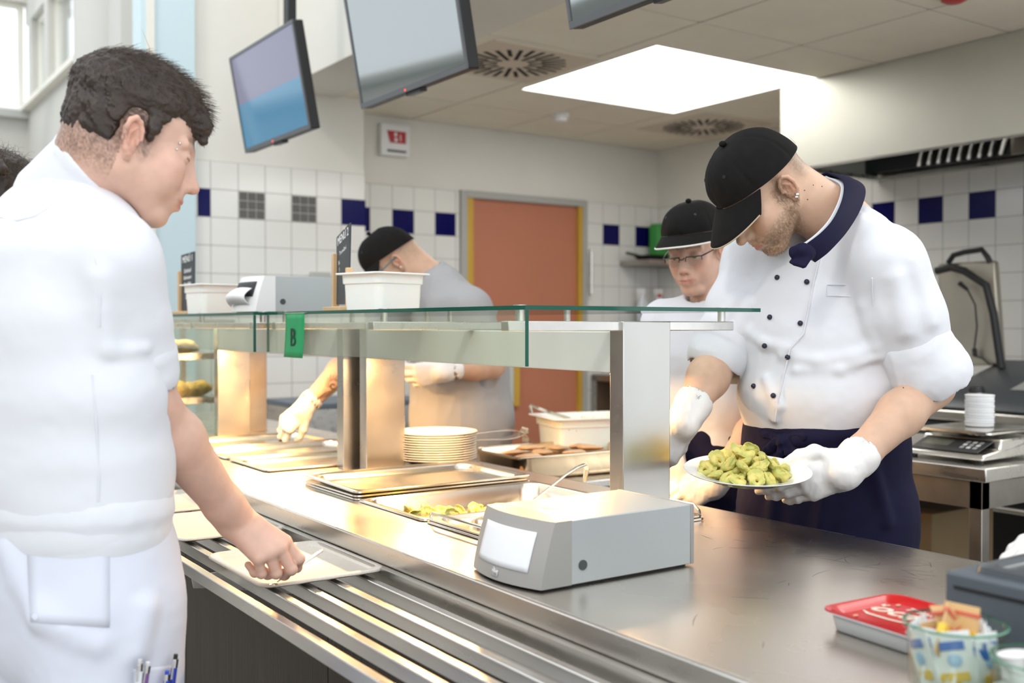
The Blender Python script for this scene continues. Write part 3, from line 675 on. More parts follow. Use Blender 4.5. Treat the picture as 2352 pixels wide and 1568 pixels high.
# ------------------------------------------------------------------ signed distance sculpting: smooth unions of simple solids, meshed by surface nets
class SDF:
    def __init__(s): s.ops = []; s.M = np.eye(3); s.t = np.zeros(3); s.s = 1.0; s.disp = None
    def frame(s, M=None, t=(0, 0, 0), sc=1.0): s.M = np.eye(3) if M is None else np.asarray(M, float); s.t = np.asarray(t, float); s.s = sc; return s
    def _p(s, p): return s.M @ (np.asarray(p, float) * s.s) + s.t
    def cone(s, a, b, ra, rb=None, k=.01, mode='u'):
        rb = ra if rb is None else rb; a, b = s._p(a), s._p(b); ra, rb = ra * s.s, rb * s.s; k *= s.s
        c = (a + b) / 2; R = np.linalg.norm(b - a) / 2 + max(ra, rb); ba = b - a; L2 = max(ba @ ba, 1e-12)
        def fn(P):
            h = np.clip(((P - a) @ ba) / L2, 0, 1); q = P - a - h[..., None] * ba
            return np.sqrt((q * q).sum(-1)) - (ra + (rb - ra) * h)
        s.ops.append((mode, fn, c, R, k)); return s
    def path(s, pts, rs, k=.01, mode='u'):
        for i in range(len(pts) - 1): s.cone(pts[i], pts[i + 1], rs[i], rs[i + 1], k, mode)
        return s
    def ell(s, c, r, R=None, k=.01, mode='u'):
        c = s._p(c); r = np.asarray(r, float) * s.s; k *= s.s; Q = s.M @ (np.eye(3) if R is None else np.asarray(R, float))
        def fn(P):
            q = (P - c) @ Q; k0 = np.sqrt(((q / r) ** 2).sum(-1)); k1 = np.sqrt(((q / (r * r)) ** 2).sum(-1)) + 1e-9
            return k0 * (k0 - 1) / k1
        s.ops.append((mode, fn, c, r.max(), k)); return s
    def box(s, c, h, R=None, rnd=.01, k=.01, mode='u'):
        c = s._p(c); h = np.asarray(h, float) * s.s; Q = s.M @ (np.eye(3) if R is None else np.asarray(R, float)); rnd *= s.s; k *= s.s
        def fn(P):
            q = np.abs((P - c) @ Q) - (h - rnd)
            return np.sqrt((np.maximum(q, 0) ** 2).sum(-1)) + np.minimum(q.max(-1), 0) - rnd
        s.ops.append((mode, fn, c, np.linalg.norm(h), k)); return s
    def sec(s, pts, k=.02, mode='u'):
        """loft of elliptic sections: list of (centre, half width, half depth, width axis); neighbours joined"""
        for i in range(len(pts) - 1):
            (c0, w0, d0, x0), (c1, w1, d1, x1) = pts[i], pts[i + 1]
            c0, c1 = s._p(c0), s._p(c1); w0, d0, w1, d1 = (v * s.s for v in (w0, d0, w1, d1)); ax = c1 - c0; L2 = ax @ ax; u = unit(ax)
            X0 = s.M @ np.asarray(x0, float); X1 = s.M @ np.asarray(x1, float)
            def fn(P, c0=c0, ax=ax, L2=L2, X0=X0, X1=X1, w0=w0, w1=w1, d0=d0, d1=d1, u=u):
                hr = ((P - c0) @ ax) / L2; h = np.clip(hr, 0, 1); hh = h * h * (3 - 2 * h) * .5 + h * .5
                q = P - c0 - h[..., None] * ax
                X = X0 + (X1 - X0) * h[..., None]; X = X / np.sqrt((X * X).sum(-1))[..., None]
                X = X - (X @ u)[..., None] * u; X = X / np.sqrt((X * X).sum(-1))[..., None]
                a = (q * X).sum(-1); l = q @ u; rest = q - a[..., None] * X - l[..., None] * u; b = np.sqrt((rest * rest).sum(-1))
                W = w0 + (w1 - w0) * hh; D = d0 + (d1 - d0) * hh; m = np.minimum(W, D)
                k0 = np.sqrt((a / W) ** 2 + (b / D) ** 2 + (l / m) ** 2); k1 = np.sqrt((a / W ** 2) ** 2 + (b / D ** 2) ** 2 + (l / m ** 2) ** 2) + 1e-9
                return k0 * (k0 - 1) / k1
            s.ops.append((mode, fn, (c0 + c1) / 2, np.linalg.norm(ax) / 2 + max(w0, w1, d0, d1), k * s.s))
        return s
    def cut(s, p, n, k=.004):
        """keep only what lies on the back side of the plane"""
        p = s._p(p); n = unit(s.M @ np.asarray(n, float))
        s.ops.append(('i', lambda P: (P - p) @ n, None, None, k * s.s)); return s
    def ev(s, P):
        """P: blocks x points x 3"""
        d = np.full(P.shape[:-1], .25); bc = (P.min(1) + P.max(1)) / 2; br = np.sqrt(((P.max(1) - P.min(1)) ** 2).sum(-1)) / 2
        for mode, fn, c, R, k in s.ops:
            if mode == 'i':
                v = fn(P); h = np.clip(.5 + .5 * (v - d) / k, 0, 1); d = d * (1 - h) + v * h + k * h * (1 - h); continue
            sel = np.nonzero(np.sqrt(((bc - c) ** 2).sum(-1)) < R + br + .03 + k)[0]
            if not len(sel): continue
            v = fn(P[sel]); e = d[sel]
            if mode == 'u':
                h = np.clip(.5 + .5 * (e - v) / k, 0, 1); e = e * (1 - h) + v * h - k * h * (1 - h)
            else:
                v = -v; h = np.clip(.5 + .5 * (v - e) / k, 0, 1); e = e * (1 - h) + v * h + k * h * (1 - h)
            d[sel] = e
        if s.disp is not None:
            n = np.abs(d) < .05
            if n.any(): d[n] += s.disp(P[n])
        return d
    def mesh(s, h, lo=None, hi=None, key=None):
        u = [(c, R) for m, f, c, R, k in s.ops if m == 'u']
        a = np.min([c - R for c, R in u], 0) - .02 if lo is None else np.asarray(lo, float); b = np.max([c + R for c, R in u], 0) + .02 if hi is None else np.asarray(hi, float)
        B = 8; L = B * h; n = np.ceil((b - a) / L).astype(int) + 1
        G = np.stack(np.meshgrid(*[np.arange(k) for k in n], indexing='ij'), -1).reshape(-1, 3)
        C = a + (G + .5) * L
        keep = []
        # coarse pass in groups of blocks
        dd = np.concatenate([s.ev(C[i:i + 20000][:, None, :])[:, 0] for i in range(0, len(C), 20000)])
        G = G[np.abs(dd) < L * .87 * 1.25 + .006]
        loc = np.stack(np.meshgrid(*[np.arange(B + 1)] * 3, indexing='ij'), -1).reshape(-1, 3)
        verts = []; keys = []; edges = []
        S = 1 << 20
        kk = lambda g: (g[:, 0].astype(np.int64) * 4096 + g[:, 1]) * 4096 + g[:, 2]
        off = np.array([(i, j, k) for i in (0, 1) for j in (0, 1) for k in (0, 1)])
        pairs = [(p, q) for p in range(8) for q in range(p + 1, 8) if np.abs(off[p] - off[q]).sum() == 1]
        for i0 in range(0, len(G), 400):
            g = G[i0:i0 + 400]; P = a + (g[:, None, :] * B + loc) * h
            D = s.ev(P).reshape(len(g), B + 1, B + 1, B + 1)
            cs = np.stack([D[:, o[0]:o[0] + B, o[1]:o[1] + B, o[2]:o[2] + B] for o in off], -1)
            neg = cs < 0; act = neg.any(-1) & ~neg.all(-1)
            idx = np.argwhere(act)
            if not len(idx): continue
            v8 = cs[act]; acc = np.zeros((len(idx), 3)); cnt = np.zeros(len(idx))
            for p, q in pairs:
                x = (v8[:, p] < 0) != (v8[:, q] < 0); tt = v8[x, p] / (v8[x, p] - v8[x, q])
                acc[x] += off[p] + (off[q] - off[p]) * tt[:, None]; cnt[x] += 1
            gc = g[idx[:, 0]] * B + idx[:, 1:]
            verts.append(a + (gc + acc / cnt[:, None]) * h); keys.append(gc)
            e = np.zeros((len(idx), 3), int)
            for ax, o in ((0, 4), (1, 2), (2, 1)):
                n0, n1 = v8[:, 0] < 0, v8[:, o] < 0
                e[:, ax] = np.where(n0 & ~n1, 1, np.where(~n0 & n1, -1, 0))
            edges.append(e)
        V = np.concatenate(verts); K = np.concatenate(keys); E = np.concatenate(edges); kv = kk(K); order = np.argsort(kv); ks = kv[order]
        F = []
        for ax in range(3):
            o1, o2 = np.zeros(3, int), np.zeros(3, int); o1[(ax + 1) % 3] = 1; o2[(ax + 2) % 3] = 1
            sel = np.nonzero(E[:, ax])[0]; quad = [sel]; ok = np.ones(len(sel), bool)
            for o in (o1, o1 + o2, o2):
                w = kk(K[sel] - o); pos = np.searchsorted(ks, w); pos = np.minimum(pos, len(ks) - 1); ok &= ks[pos] == w; quad.append(order[pos])
            q = np.stack(quad, -1)[ok]; fl = E[sel, ax][ok] < 0; q[fl] = q[fl][:, ::-1]; F.append(q)
        return V, np.concatenate(F)

def sdf_obj(name, sd, h, m, parent=None, off=(0, 0, 0), color=None, lo=None, hi=None, relax=0):
    V, F = sd.mesh(h, lo, hi)
    me = bpy.data.meshes.new(name); me.vertices.add(len(V)); me.vertices.foreach_set('co', (V - np.asarray(off)).astype(np.float32).ravel())
    me.loops.add(len(F) * 4); me.loops.foreach_set('vertex_index', F.astype(np.int32).ravel())
    me.polygons.add(len(F)); me.polygons.foreach_set('loop_start', np.arange(0, len(F) * 4, 4, dtype=np.int32)); me.polygons.foreach_set('loop_total', np.full(len(F), 4, dtype=np.int32))
    me.update(calc_edges=True); me.polygons.foreach_set('use_smooth', np.ones(len(F), bool))
    if color is not None:
        c = np.ones((len(V), 4), np.float32); c[:, :3] = color(V); ca = me.color_attributes.new('Col', 'FLOAT_COLOR', 'POINT'); ca.data.foreach_set('color', c.ravel())
    me.materials.append(m); o = bpy.data.objects.new(name, me); COL.objects.link(o)
    if parent is not None: o.parent = parent
    return o

_tab = np.random.RandomState(5).rand(4096)
def vnoise(P, f):
    """smooth value noise, -1 .. 1"""
    q = np.asarray(P) * f; i = np.floor(q).astype(np.int64); w = q - i; w = w * w * (3 - 2 * w); r = 0
    for dx in (0, 1):
        for dy in (0, 1):
            for dz in (0, 1):
                hsh = ((i[..., 0] + dx) * 73856093 ^ (i[..., 1] + dy) * 19349663 ^ (i[..., 2] + dz) * 83492791) & 4095
                r = r + _tab[hsh] * (w[..., 0] if dx else 1 - w[..., 0]) * (w[..., 1] if dy else 1 - w[..., 1]) * (w[..., 2] if dz else 1 - w[..., 2])
    return r * 2 - 1
def rot(axis, deg):
    return np.array(Matrix.Rotation(math.radians(deg), 3, Vector(axis)))

# ------------------------------------------------------------------ tortellini
def torty(seed):
    rs = np.random.RandomState(seed); s = SDF(); n = 9; pts = []
    for i in range(n):
        a = math.radians(-150 + 300 * i / (n - 1)); pts.append(V3(.0105 * math.cos(a), .0095 * math.sin(a), .001 * math.sin(2 * a)))
    s.path(pts, [.0040, .0055, .0068, .0076, .0080, .0076, .0068, .0055, .0040], k=.003)
    s.ell((.012, 0, .003), (.0125, .0165, .0020), rot((0, 1, 0), -28), k=.003).ell((.004, .012, .002), (.010, .006, .0022), rot((1, 0, 0), 40), k=.003)
    s.ell((-.012, .001, .001), (.005, .006, .0035), k=.002)
    s.disp = lambda P: .0008 * vnoise(P + seed, 260) + .0006 * vnoise(P + seed, 600)
    return s
def tcol(P):
    n = .5 + .5 * vnoise(P + 3.1, 110); g = np.clip(n * 1.3 - .25, 0, 1)[:, None]
    return V3(.68, .57, .17) * (1 - g) + V3(.44, .45, .11) * g
PASTA = mat('spinach_pasta', (0.5, 0.48, 0.1), 0.38, vcol=True, sss=0.15)
protos = [sdf_obj('tortellino', torty(s), .0011, PASTA, color=tcol) for s in (1, 2, 3)]
first = [True] * 3
def put_tort(i, loc, rx, ry, rz, label, group, sc=1.0):
    k = i % 3
    if first[k]: o = protos[k]; first[k] = False
    else: o = protos[k].copy(); COL.objects.link(o)
    o.location = tuple(loc); o.rotation_euler = (rx, ry, rz); o.scale = (sc,) * 3
    tag(o, label, 'pasta', group)
PC = at_depth(1716, 1099, 2.112); PN = unit(V3(0, 0, 1) - 0.12 * unit(_f * [1, 1, 0]))     # held plate: centre and (slightly tilted) normal
PU = unit(_r - PN * (_r @ PN)); PV = np.cross(PN, PU)
hp = plate_mesh(.127).build('dinner_plate', CHINA, smooth=True, auto=60)
hp.matrix_world = frame(PC, PU, PV); tag(hp, 'white plate of green tortellini held out in a gloved hand', 'plate')
rs = np.random.RandomState(11)
spots = []
for rr, n, zz in ((.074, 15, .015), (.042, 10, .017), (.050, 9, .034), (.020, 5, .040), (.012, 3, .055)):
    for k in range(n):
        a = 2 * math.pi * (k + .3 * rs.rand()) / n + rr * 30; r = rr * (1 + .10 * rs.randn())
        spots.append((r * math.cos(a) - .004, r * math.sin(a), zz + .003 * rs.rand()))
for i, (a, b, c) in enumerate(spots):
    put_tort(i, PC + PU * a + PV * b + PN * c, rs.uniform(-.9, .9), rs.uniform(-.9, .9), rs.uniform(0, 6.28), 'green tortellino in the heap on the plate held by the chef', 'tortellini on the held plate', 1.02)
for i in range(24):
    a = rs.rand(); b = rs.rand(); x = 1.175 + .20 * a; y = 2.015 + .16 * b
    put_tort(i + 1, (x, y, ZT - .030 + (.016 if i % 3 else .003) + .012 * rs.rand() * (1 - abs(2 * a - 1))), rs.uniform(-.9, .9), rs.uniform(-.9, .9), rs.uniform(0, 6.28), 'tortellino among the last ones lying in the steel pan', 'tortellini in the steel pan', 1.1)

# ------------------------------------------------------------------ spoons, tongs, the pans behind the counter
def ladle(label, pts, r, bowl, bn, br=.035):
    t = thing('serving_ladle', label, 'ladle', tuple(pts[0]))
    MB().tube(pts, r, 10, flat=.35).build('handle', STEEL_PAN, t, off=pts[0], smooth=True)
    bn = unit(bn); a = unit(np.cross(bn, V3(.3, .2, 1))); b = np.cross(bn, a)
    m = MB().grid(lambda u, v: bowl + br * (a * math.cos(2 * math.pi * u) + b * math.sin(2 * math.pi * u)) * math.sin(v * 1.45) - bn * br * .55 * math.cos(v * 1.45) - pts[0], 24, 8, True)
    m.build('bowl', STEEL_PAN, t, smooth=True, solid=.0015)
p0 = at_depth(1222, 1152, 2.60); p1 = at_depth(1300, 1090, 2.66); p2 = at_depth(1342, 1067, 2.68); p3 = at_depth(1347, 1078, 2.69); p4 = at_depth(1343, 1106, 2.69)
ladle('steel serving ladle leaning out of the tortellini pan', [p0 + (p0 - p1) * .15, p0, p0 * .5 + p1 * .5, p1, p1 * .4 + p2 * .6 + V3(0, 0, .003), p2, p3, p4], [.005, .006, .006, .007, .008, .010, .009, .005], p0 + (p0 - p1) * .3 + V3(0, 0, -.01), (0.2, -.1, 1))
def deep_pan():
    c = V3(2.16, 2.86, .905); t = thing('roasting_pan', 'deep steel pan of sliced meat standing behind the stack of plates', 'pan', tuple(c), -.06)
    pan_mesh(MB(), .27, .1725, .077, rim=.014, rc=.05).build('pan', mat('browned_steel', (.62, .50, .36), .24, 1.0), t, smooth=True, auto=50)
    return c
dp = deep_pan()
MEAT = mat('roast_meat', (0.55, 0.36, 0.20), 0.4, noise=0.2, nscale=40, sss=.1)
sm = SDF().ell((0, 0, 0), (.055, .035, .008), k=.004).ell((.02, .01, .004), (.03, .022, .006), k=.004); sm.disp = lambda P: .0025 * vnoise(P, 60)
m0 = sdf_obj('meat_slice', sm, .003, MEAT); tag(m0, 'browned slice of meat lying in the deep pan', 'meat', 'meat slices in the deep pan'); m0.location = tuple(dp + V3(-.17, -.06, -.012))
for i, (x, y, r) in enumerate(((-.15, .05, .5), (-.08, -.02, 1.2), (-.06, .08, 2.3), (.02, -.07, .2), (.04, .05, .9), (.12, -.03, 1.8), (.15, .07, .4))):
    dup(m0, dp + V3(x, y, -.010 + .003 * (i % 3)), (0.1 * (i % 3 - 1), .08, r))
fil = MB().box((-.238, -.143, -.06), (.238, .143, -.022)).build('meat_gravy', mat('brown_gravy', (.30, .16, .06), .3), bevel=.01); fil.location = tuple(dp); fil.rotation_euler = (0, 0, -.06); tag(fil, 'brown gravy under the meat slices in the deep pan', 'gravy')
def tongs():
    a = at_depth(1112, 1004, 3.28); b = at_depth(1160, 1000, 3.30); c = at_depth(1197, 1000, 3.32); t = thing('serving_tongs', 'steel serving tongs with a toothed end resting on the deep pan', 'tongs', tuple(a))
    e = unit(b - a); s = unit(np.cross(V3(0, 0, 1), e)); up = np.cross(e, s)
    for q in (-1, 1):
        R = []
        for i, (d, wd, z) in enumerate(((-.16, .010, .006), (-.05, .010, .010), (.02, .014, .014), (.065, .028, .016), (.10, .034, .012), (.128, .034, .0), (.137, .030, -.018))):
            p = a + e * d + up * z * q * .9 - a + up * .004
            R.append([p - s * wd, p + s * wd, p + s * wd + up * .0018, p - s * wd + up * .0018])
        R2 = MB().rings(R)
        for k in range(5):
            p = e * .137 + up * (-.016 * q) + s * (-.024 + .012 * k); R2.box((-.003, -.003, -.012), (.003, .003, .004), lambda v, p=p: p + e * v[0] + s * v[1] + up * v[2])
        R2.build('jaw', STEEL_PAN, t, bevel=.0008)
tongs()
cb_ = at_depth(1345, 1022, 3.85); ch = tub('large milky plastic tub of grated cheese behind the deep pan', cb_[0], cb_[1], .872, -.25, hx=.165, hy=.125, H=.125)
gcheese = SDF().box((0, 0, .075), (.14, .103, .03), rnd=.02, k=.01); gcheese.disp = lambda P: .010 * vnoise(P, 70) + .004 * vnoise(P, 190)
gch = sdf_obj('grated_cheese', gcheese, .005, mat('grated_cheese', (.80, .74, .60), .7)); gch.location = (cb_[0], cb_[1], .872); gch.rotation_euler = (0, 0, -.25); tag(gch, 'heap of pale grated cheese filling the large plastic tub', 'cheese', None, 'stuff')
q0 = at_depth(1213, 932, 3.80); q1 = at_depth(1300, 958, 3.84)
ladle('steel ladle hooked over the tub of grated cheese', [at_depth(1221, 949, 3.80), at_depth(1217, 933, 3.80), q0 + V3(0.01, 0, 0.003), (q0 + q1) / 2, q1 + (q1 - q0) * .1], [.007, .008, .008, .008, .007], q1 + (q1 - q0) * .25 + V3(0, 0, -.02), (0, 0, 1), .03)
wt = thing('work_table', 'steel table behind the counter carrying the deep pan and the cheese tub', 'table', (2.2, 2.9, 0))
MB().box((-.30, -.28, .80), (.48, .265, .826)).build('tabletop', STEEL, wt, bevel=.004)
for x in (-.27, .45):
    for y in (-.25, .235): MB().box((x - .02, y - .02, 0), (x + .02, y + .02, .80)).build('leg', STEEL_DARK, wt)
wr_ = MB().rrect([(.20, .11, .03, 0), (.205, .115, .03, .0005), (.2, .11, .03, .001)], 6).build('pan_rest', mat('blue_rest', (.02, .03, .25), .5)); wr_.location = (2.16, 2.86, .826 - .0); wr_.rotation_euler = (0, 0, -.06); tag(wr_, 'flat blue mat on the steel table below the deep pan', 'mat')
tb_ = thing('pan_block', 'flat steel block under the cheese tub on the rear table', 'block', (cb_[0], cb_[1], .826), -.25); MB().box((-.14, -.10, 0), (.14, .10, .0455)).build('block', STEEL_DARK, tb_, bevel=.003)

# ------------------------------------------------------------------ display cabinet at the far end
CG = pane_mat('cabinet_glass', (0.88, 0.93, 0.88), dirt=0.03)
dc = thing('display_cabinet', 'tall glass food cabinet at the far end of the counter', 'cabinet', (1.0, 4.10, ZT)); off = V3(1.0, 4.10, ZT)
for x in (1.0, 1.44):
    for y in (4.10, 4.75): MB().box((x, y, ZT), (x + .022, y + .022, 1.335)).build('post', STEEL, dc, off=off)
MB().box((1.0, 4.10, 1.335), (1.462, 4.772, 1.352)).build('top', STEEL, dc, off=off)
for z in (1.03, 1.205):
    MB().box((1.02, 4.105, z), (1.445, 4.765, z + .008)).build('shelf', CG, dc, off=off); MB().box((1.02, 4.098, z - .012), (1.445, 4.106, z + .012)).build('shelf_edge', STEEL, dc, off=off)
MB().box((1.02, 4.112, ZT), (1.445, 4.118, 1.335)).build('side_glass', CG, dc, off=off); MB().box((1.004, 4.12, ZT), (1.010, 4.75, 1.335)).build('front_glass', CG, dc, off=off)
cl_ = bpy.data.lights.new('cabinet_light', 'AREA'); cl_.shape = 'RECTANGLE'; cl_.size = .3; cl_.size_y = .5; cl_.energy = 4; cl_.color = (1, .80, .5)
co_ = bpy.data.objects.new('cabinet_light', cl_); COL.objects.link(co_); co_.parent = dc; co_.location = (.23, .33, .43)
sp_ = thing('side_panel', 'brownish steel end panel beside the far gantry post', 'panel', (1.478, 4.02, ZT)); MB().box((0, 0, 0), (.085, .03, .437)).build('sheet', STEEL_DARK, sp_, bevel=.002)
PAST = mat('golden_pastry', (0.72, 0.44, 0.13), 0.5, noise=.25, nscale=25); ROLL = mat('bread_crust', (0.62, 0.42, 0.22), 0.6, noise=.2, nscale=30)
pr = SDF().path([(-.06, 0, 0), (-.03, 0, .008), (.03, 0, .008), (.06, 0, 0)], [.012, .024, .024, .012], k=.01); pr.disp = lambda P: .004 * vnoise(P, 60)
r0 = sdf_obj('bread_roll', pr, .0045, ROLL); tag(r0, 'pale bread roll on the upper shelf of the glass cabinet', 'bread roll', 'rolls on the upper cabinet shelf')
r1 = sdf_obj('pastry', pr, .0045, PAST); tag(r1, 'golden pastry on the middle shelf of the glass cabinet', 'pastry', 'pastries on the middle cabinet shelf')
for i, (x, y, a) in enumerate(((1.30, 4.25, .3), (1.22, 4.35, .9), (1.34, 4.42, .1), (1.15, 4.22, .5))):
    o = r0 if i == 0 else dup(r0, (0, 0, 0)); o.location = (x, y, 1.233); o.rotation_euler = (0, 0, a)
for i, (x, y, a) in enumerate(((1.27, 4.20, .9), (1.36, 4.24, .5), (1.42 - .03, 4.38, .1), (1.20, 4.30, 1.4), (1.30, 4.38, .3))):
    o = r1 if i == 0 else dup(r1, (0, 0, 0)); o.location = (x, y, 1.058); o.rotation_euler = (0, -.12, a)

# ------------------------------------------------------------------ cooking line behind the chef
hd_ = thing('extractor_hood', 'wide cream-coloured extractor hood over the cooking line', 'extractor hood', (4.49, -.6, 2.18)); off = V3(4.49, -.6, 2.18)
HOODM = mat('satin_hood_steel', (0.52, 0.505, 0.44), 0.42, 0.4, noise=.06, nscale=3)
MB().box((4.49, -.6, 2.18), (4.50, 3.91, 2.64)).box((4.50, 3.90, 2.18), (5.34, 3.91, 2.64)).build('canopy', HOODM, hd_, off=off)
MB().box((4.50, -.6, 2.18), (4.56, 3.90, 2.20)).box((5.28, -.6, 2.18), (5.345, 3.90, 2.20)).box((4.56, 3.84, 2.18), (5.28, 3.90, 2.20)).build('drip_channel', STEEL, hd_, off=off)
MB().box((4.56, 3.0, 2.60), (5.34, 3.9, 2.62)).build('inner_top', BLACK, hd_, off=off)
MB().box((5.04, -.6, 2.185), (5.06, 2.90, 2.34)).build('filter_panel', STEEL_DARK, hd_, off=off)
MB().box((5.05, 2.90, 2.185), (5.07, 3.42, 2.34)).build('filter_backing', BLACK, hd_, off=off)
for k in range(9):
    y = 3.385 - .058 * k
    MB().tube([(5.02, y + .02, 2.19), (5.015, y, 2.25), (5.02, y - .03, 2.32)], [.020, .021, .020], 10, flat=.5, up=(0, 1, 0)).build('baffle', STEEL, hd_, off=off, smooth=True)
MB().box((5.22, -.6, 2.22), (5.345, 3.9, 2.6)).build('filter_frame', DARKGREY, hd_, off=off)

bp = thing('tilting_pan', 'steel tilting frying pan with its lid raised against the tiles', 'cooker', (4.25, 2.2, 0)); off = V3(4.25, 2.2, 0)
MB().box((4.25, 1.2, .05), (5.3, 3.25, .90)).build('body', DARKGREY, bp, off=off, bevel=.01)
MB().box((4.22, 1.2, .905), (5.3, 3.3, .95)).build('rim', STEEL, bp, off=off, bevel=.008)
MB().box((4.20, 1.5, .70), (4.24, 3.2, .72)).build('front_rail', STEEL, bp, off=off)
MB().hexa([V3(4.26, 1.6, .955), V3(4.9, 1.6, .955), V3(4.9, 2.85, .955), V3(4.26, 2.85, .955), V3(4.30, 1.6, 1.0), V3(4.9, 1.6, 1.16), V3(4.9, 2.85, 1.16), V3(4.30, 2.85, 1.0)]).build('control_housing', mat('control_grey', (0.05, 0.055, 0.06), .35), bp, off=off, bevel=.008)
MB().hexa([V3(4.44, 1.9, 1.040), V3(4.82, 1.9, 1.142), V3(4.82, 2.55, 1.142), V3(4.44, 2.55, 1.040), V3(4.44, 1.9, 1.043), V3(4.82, 1.9, 1.145), V3(4.82, 2.55, 1.145), V3(4.44, 2.55, 1.043)]).build('control_panel', mat('panel_gloss', (0.22, 0.22, 0.21), .15), bp, off=off)
MB().lathe([(.034, 0), (.034, .02), (.026, .035)], 24, (4.36, 2.66, 1.02), True, True).build('knob', BLACK, bp, off=off, smooth=True)
MB().lathe([(.038, 0), (.038, .010)], 24, (4.36, 2.66, 1.015), True, True).build('knob_ring', STEEL, bp, off=off, smooth=True)
L0, L1, L2, L3 = at_x(2152, 606, 4.83), at_x(2283, 598, 4.83), at_x(2300, 838, 4.78), at_x(2160, 842, 4.78)
lid = MB().hexa([L0, L1, L2, L3] + [p + V3(.05, 0, 0) for p in (L0, L1, L2, L3)]).build('raised_lid', mat('lid_steel', (0.34, 0.31, 0.26), .42, .8, noise=.1, nscale=4), bp, off=off, bevel=.012)
hp_ = [at_x(x, y, 4.81) for x, y in ((2178, 604), (2190, 586), (2215, 579), (2255, 573), (2268, 590), (2274, 602))]
MB().tube(hp_, .014, 10).build('lid_handle', BLACK, bp, off=off, smooth=True)
ha = [at_x(x, y, 4.74) for x, y in ((2150, 622), (2185, 614), (2215, 622), (2265, 655), (2282, 720), (2300, 845))]
MB().tube(ha, .019, 10).build('lid_arm', BLACK, bp, off=off, smooth=True)
hc = [at_x(x, y, 4.755) for x, y in ((2204, 650), (2222, 665), (2240, 700), (2244, 750), (2238, 800), (2240, 818), (2256, 822), (2275, 838))]
MB().tube(hc, .0045, 8).tube(hc[:2], [.013, .008], 8).tube(hc[-4:-2], .012, 8).build('lid_cord', BLACK, bp, off=off, smooth=True)

w2 = thing('work_table', 'steel work table carrying the kitchen scale behind the chef', 'table', (2.92, 1.75, 0))
MB().box((0, 0, .857), (.75, 1.0, .90)).build('tabletop', STEEL, w2, bevel=.004)
MB().box((.03, .03, .77), (.045, .97, .856)).box((.045, .03, .77), (.72, .045, .856)).build('apron', STEEL_DARK, w2)
for x in (.03, .68):
    for y in (.03, .93): MB().box((x, y, 0), (x + .042, y + .042, .856)).build('leg', STEEL_DARK, w2, bevel=.002)
MB().box((.035, .035, .28), (.715, .965, .31)).build('lower_shelf', STEEL_DARK, w2)
CARD = mat('brown_cardboard', (0.17, 0.115, 0.055), 0.8, noise=.08, nscale=6)
cbx = thing('cardboard_box', 'brown cardboard box on the lower shelf of the scale table', 'box', (3.06, 2.02, .31))
MB().box((0, 0, 0), (.36, .46, .40)).build('carton', CARD, cbx, bevel=.004)
MB().box((-.001, .05, .10), (0, .30, .118)).box((-.001, .05, .06), (0, .22, .074)).box((-.001, .36, .27), (0, .42, .36)).box((-.001, .10, .28), (0, .17, .32)).build('print', mat('box_print', (.03, .025, .02), .8), cbx)
sc = thing('kitchen_scale', 'steel kitchen scale with a keypad and a raised platform', 'scale', (2.985, 1.80, .90)); off = V3(0, 0, 0)
MB().hexa([V3(.0, 0, .012), V3(.36, 0, .012), V3(.36, .29, .012), V3(.0, .29, .012), V3(.015, .005, .028), V3(.35, .005, .066), V3(.35, .285, .066), V3(.015, .285, .028)]).hexa([V3(.10, .003, .035), V3(.352, .003, .035), V3(.352, .287, .035), V3(.10, .287, .035), V3(.12, .01, .070), V3(.345, .01, .070), V3(.345, .28, .070), V3(.12, .28, .070)]).build('housing', STEEL, sc, bevel=.006)
def slope(p): return V3(.02 + p[0] * .95, p[1], .031 + p[0] * .32 + p[2])
MB().hexa([slope(V3(*p)) for p in ((0, .03, 0), (.095, .03, 0), (.095, .26, 0), (0, .26, 0), (0, .03, .003), (.095, .03, .003), (.095, .26, .003), (0, .26, .003))]).build('keypad', mat('keypad_dark', (.06, .06, .06), .3), sc)
MB().hexa([slope(V3(*p)) for p in ((.03, .15, .003), (.075, .15, .003), (.075, .24, .003), (.03, .24, .003), (.03, .15, .0038), (.075, .15, .0038), (.075, .24, .0038), (.03, .24, .0038))]).build('display', mat('lcd', (.16, .17, .13), .2), sc)
for i in range(3):
    for j in range(3):
        MB().box((-.006, -.006, 0), (.006, .006, .0015), lambda p, i=i, j=j: slope(V3(.03 + .02 * i + p[0], .055 + .022 * j + p[1], .003 + p[2]))).build('key', WHITE_PL if (i + j) % 2 else mat('key_grey', (.45, .45, .45), .5), sc)
MB().rrect([(.155, .125, .02, 0), (.16, .13, .02, .004), (.16, .13, .02, .010), (.155, .125, .02, .013)], 6, (.215, .145, .083)).build('platform', STEEL_PAN, sc, smooth=True)
MB().lathe([(.06, .068), (.06, .084)], 20, (.215, .145, 0), True, True).build('pillar', BLACK, sc)
MB().box((.25, -.0015, .022), (.30, .0, .055)).slot(1).box((.30, -.0015, .022), (.345, 0, .055)).build('rating_label', [WHITE_PL, mat('label_blue', (.08, .30, .60), .5)], sc)
for x in (.03, .33):
    for y in (.03, .26): MB().lathe([(.014, 0), (.014, .013)], 12, (x, y, 0), True, True).build('foot', BLACK, sc)
LIDM = mat('white_lid', (.82, .82, .82), .4)
l0 = MB().lathe([(.0, .0), (.042, 0), (.0445, .003), (.0445, .013), (.046, .0135), (.046, .0165), (.043, .0172), (0, .0165)], 36).build('plastic_dish', LIDM, smooth=True)
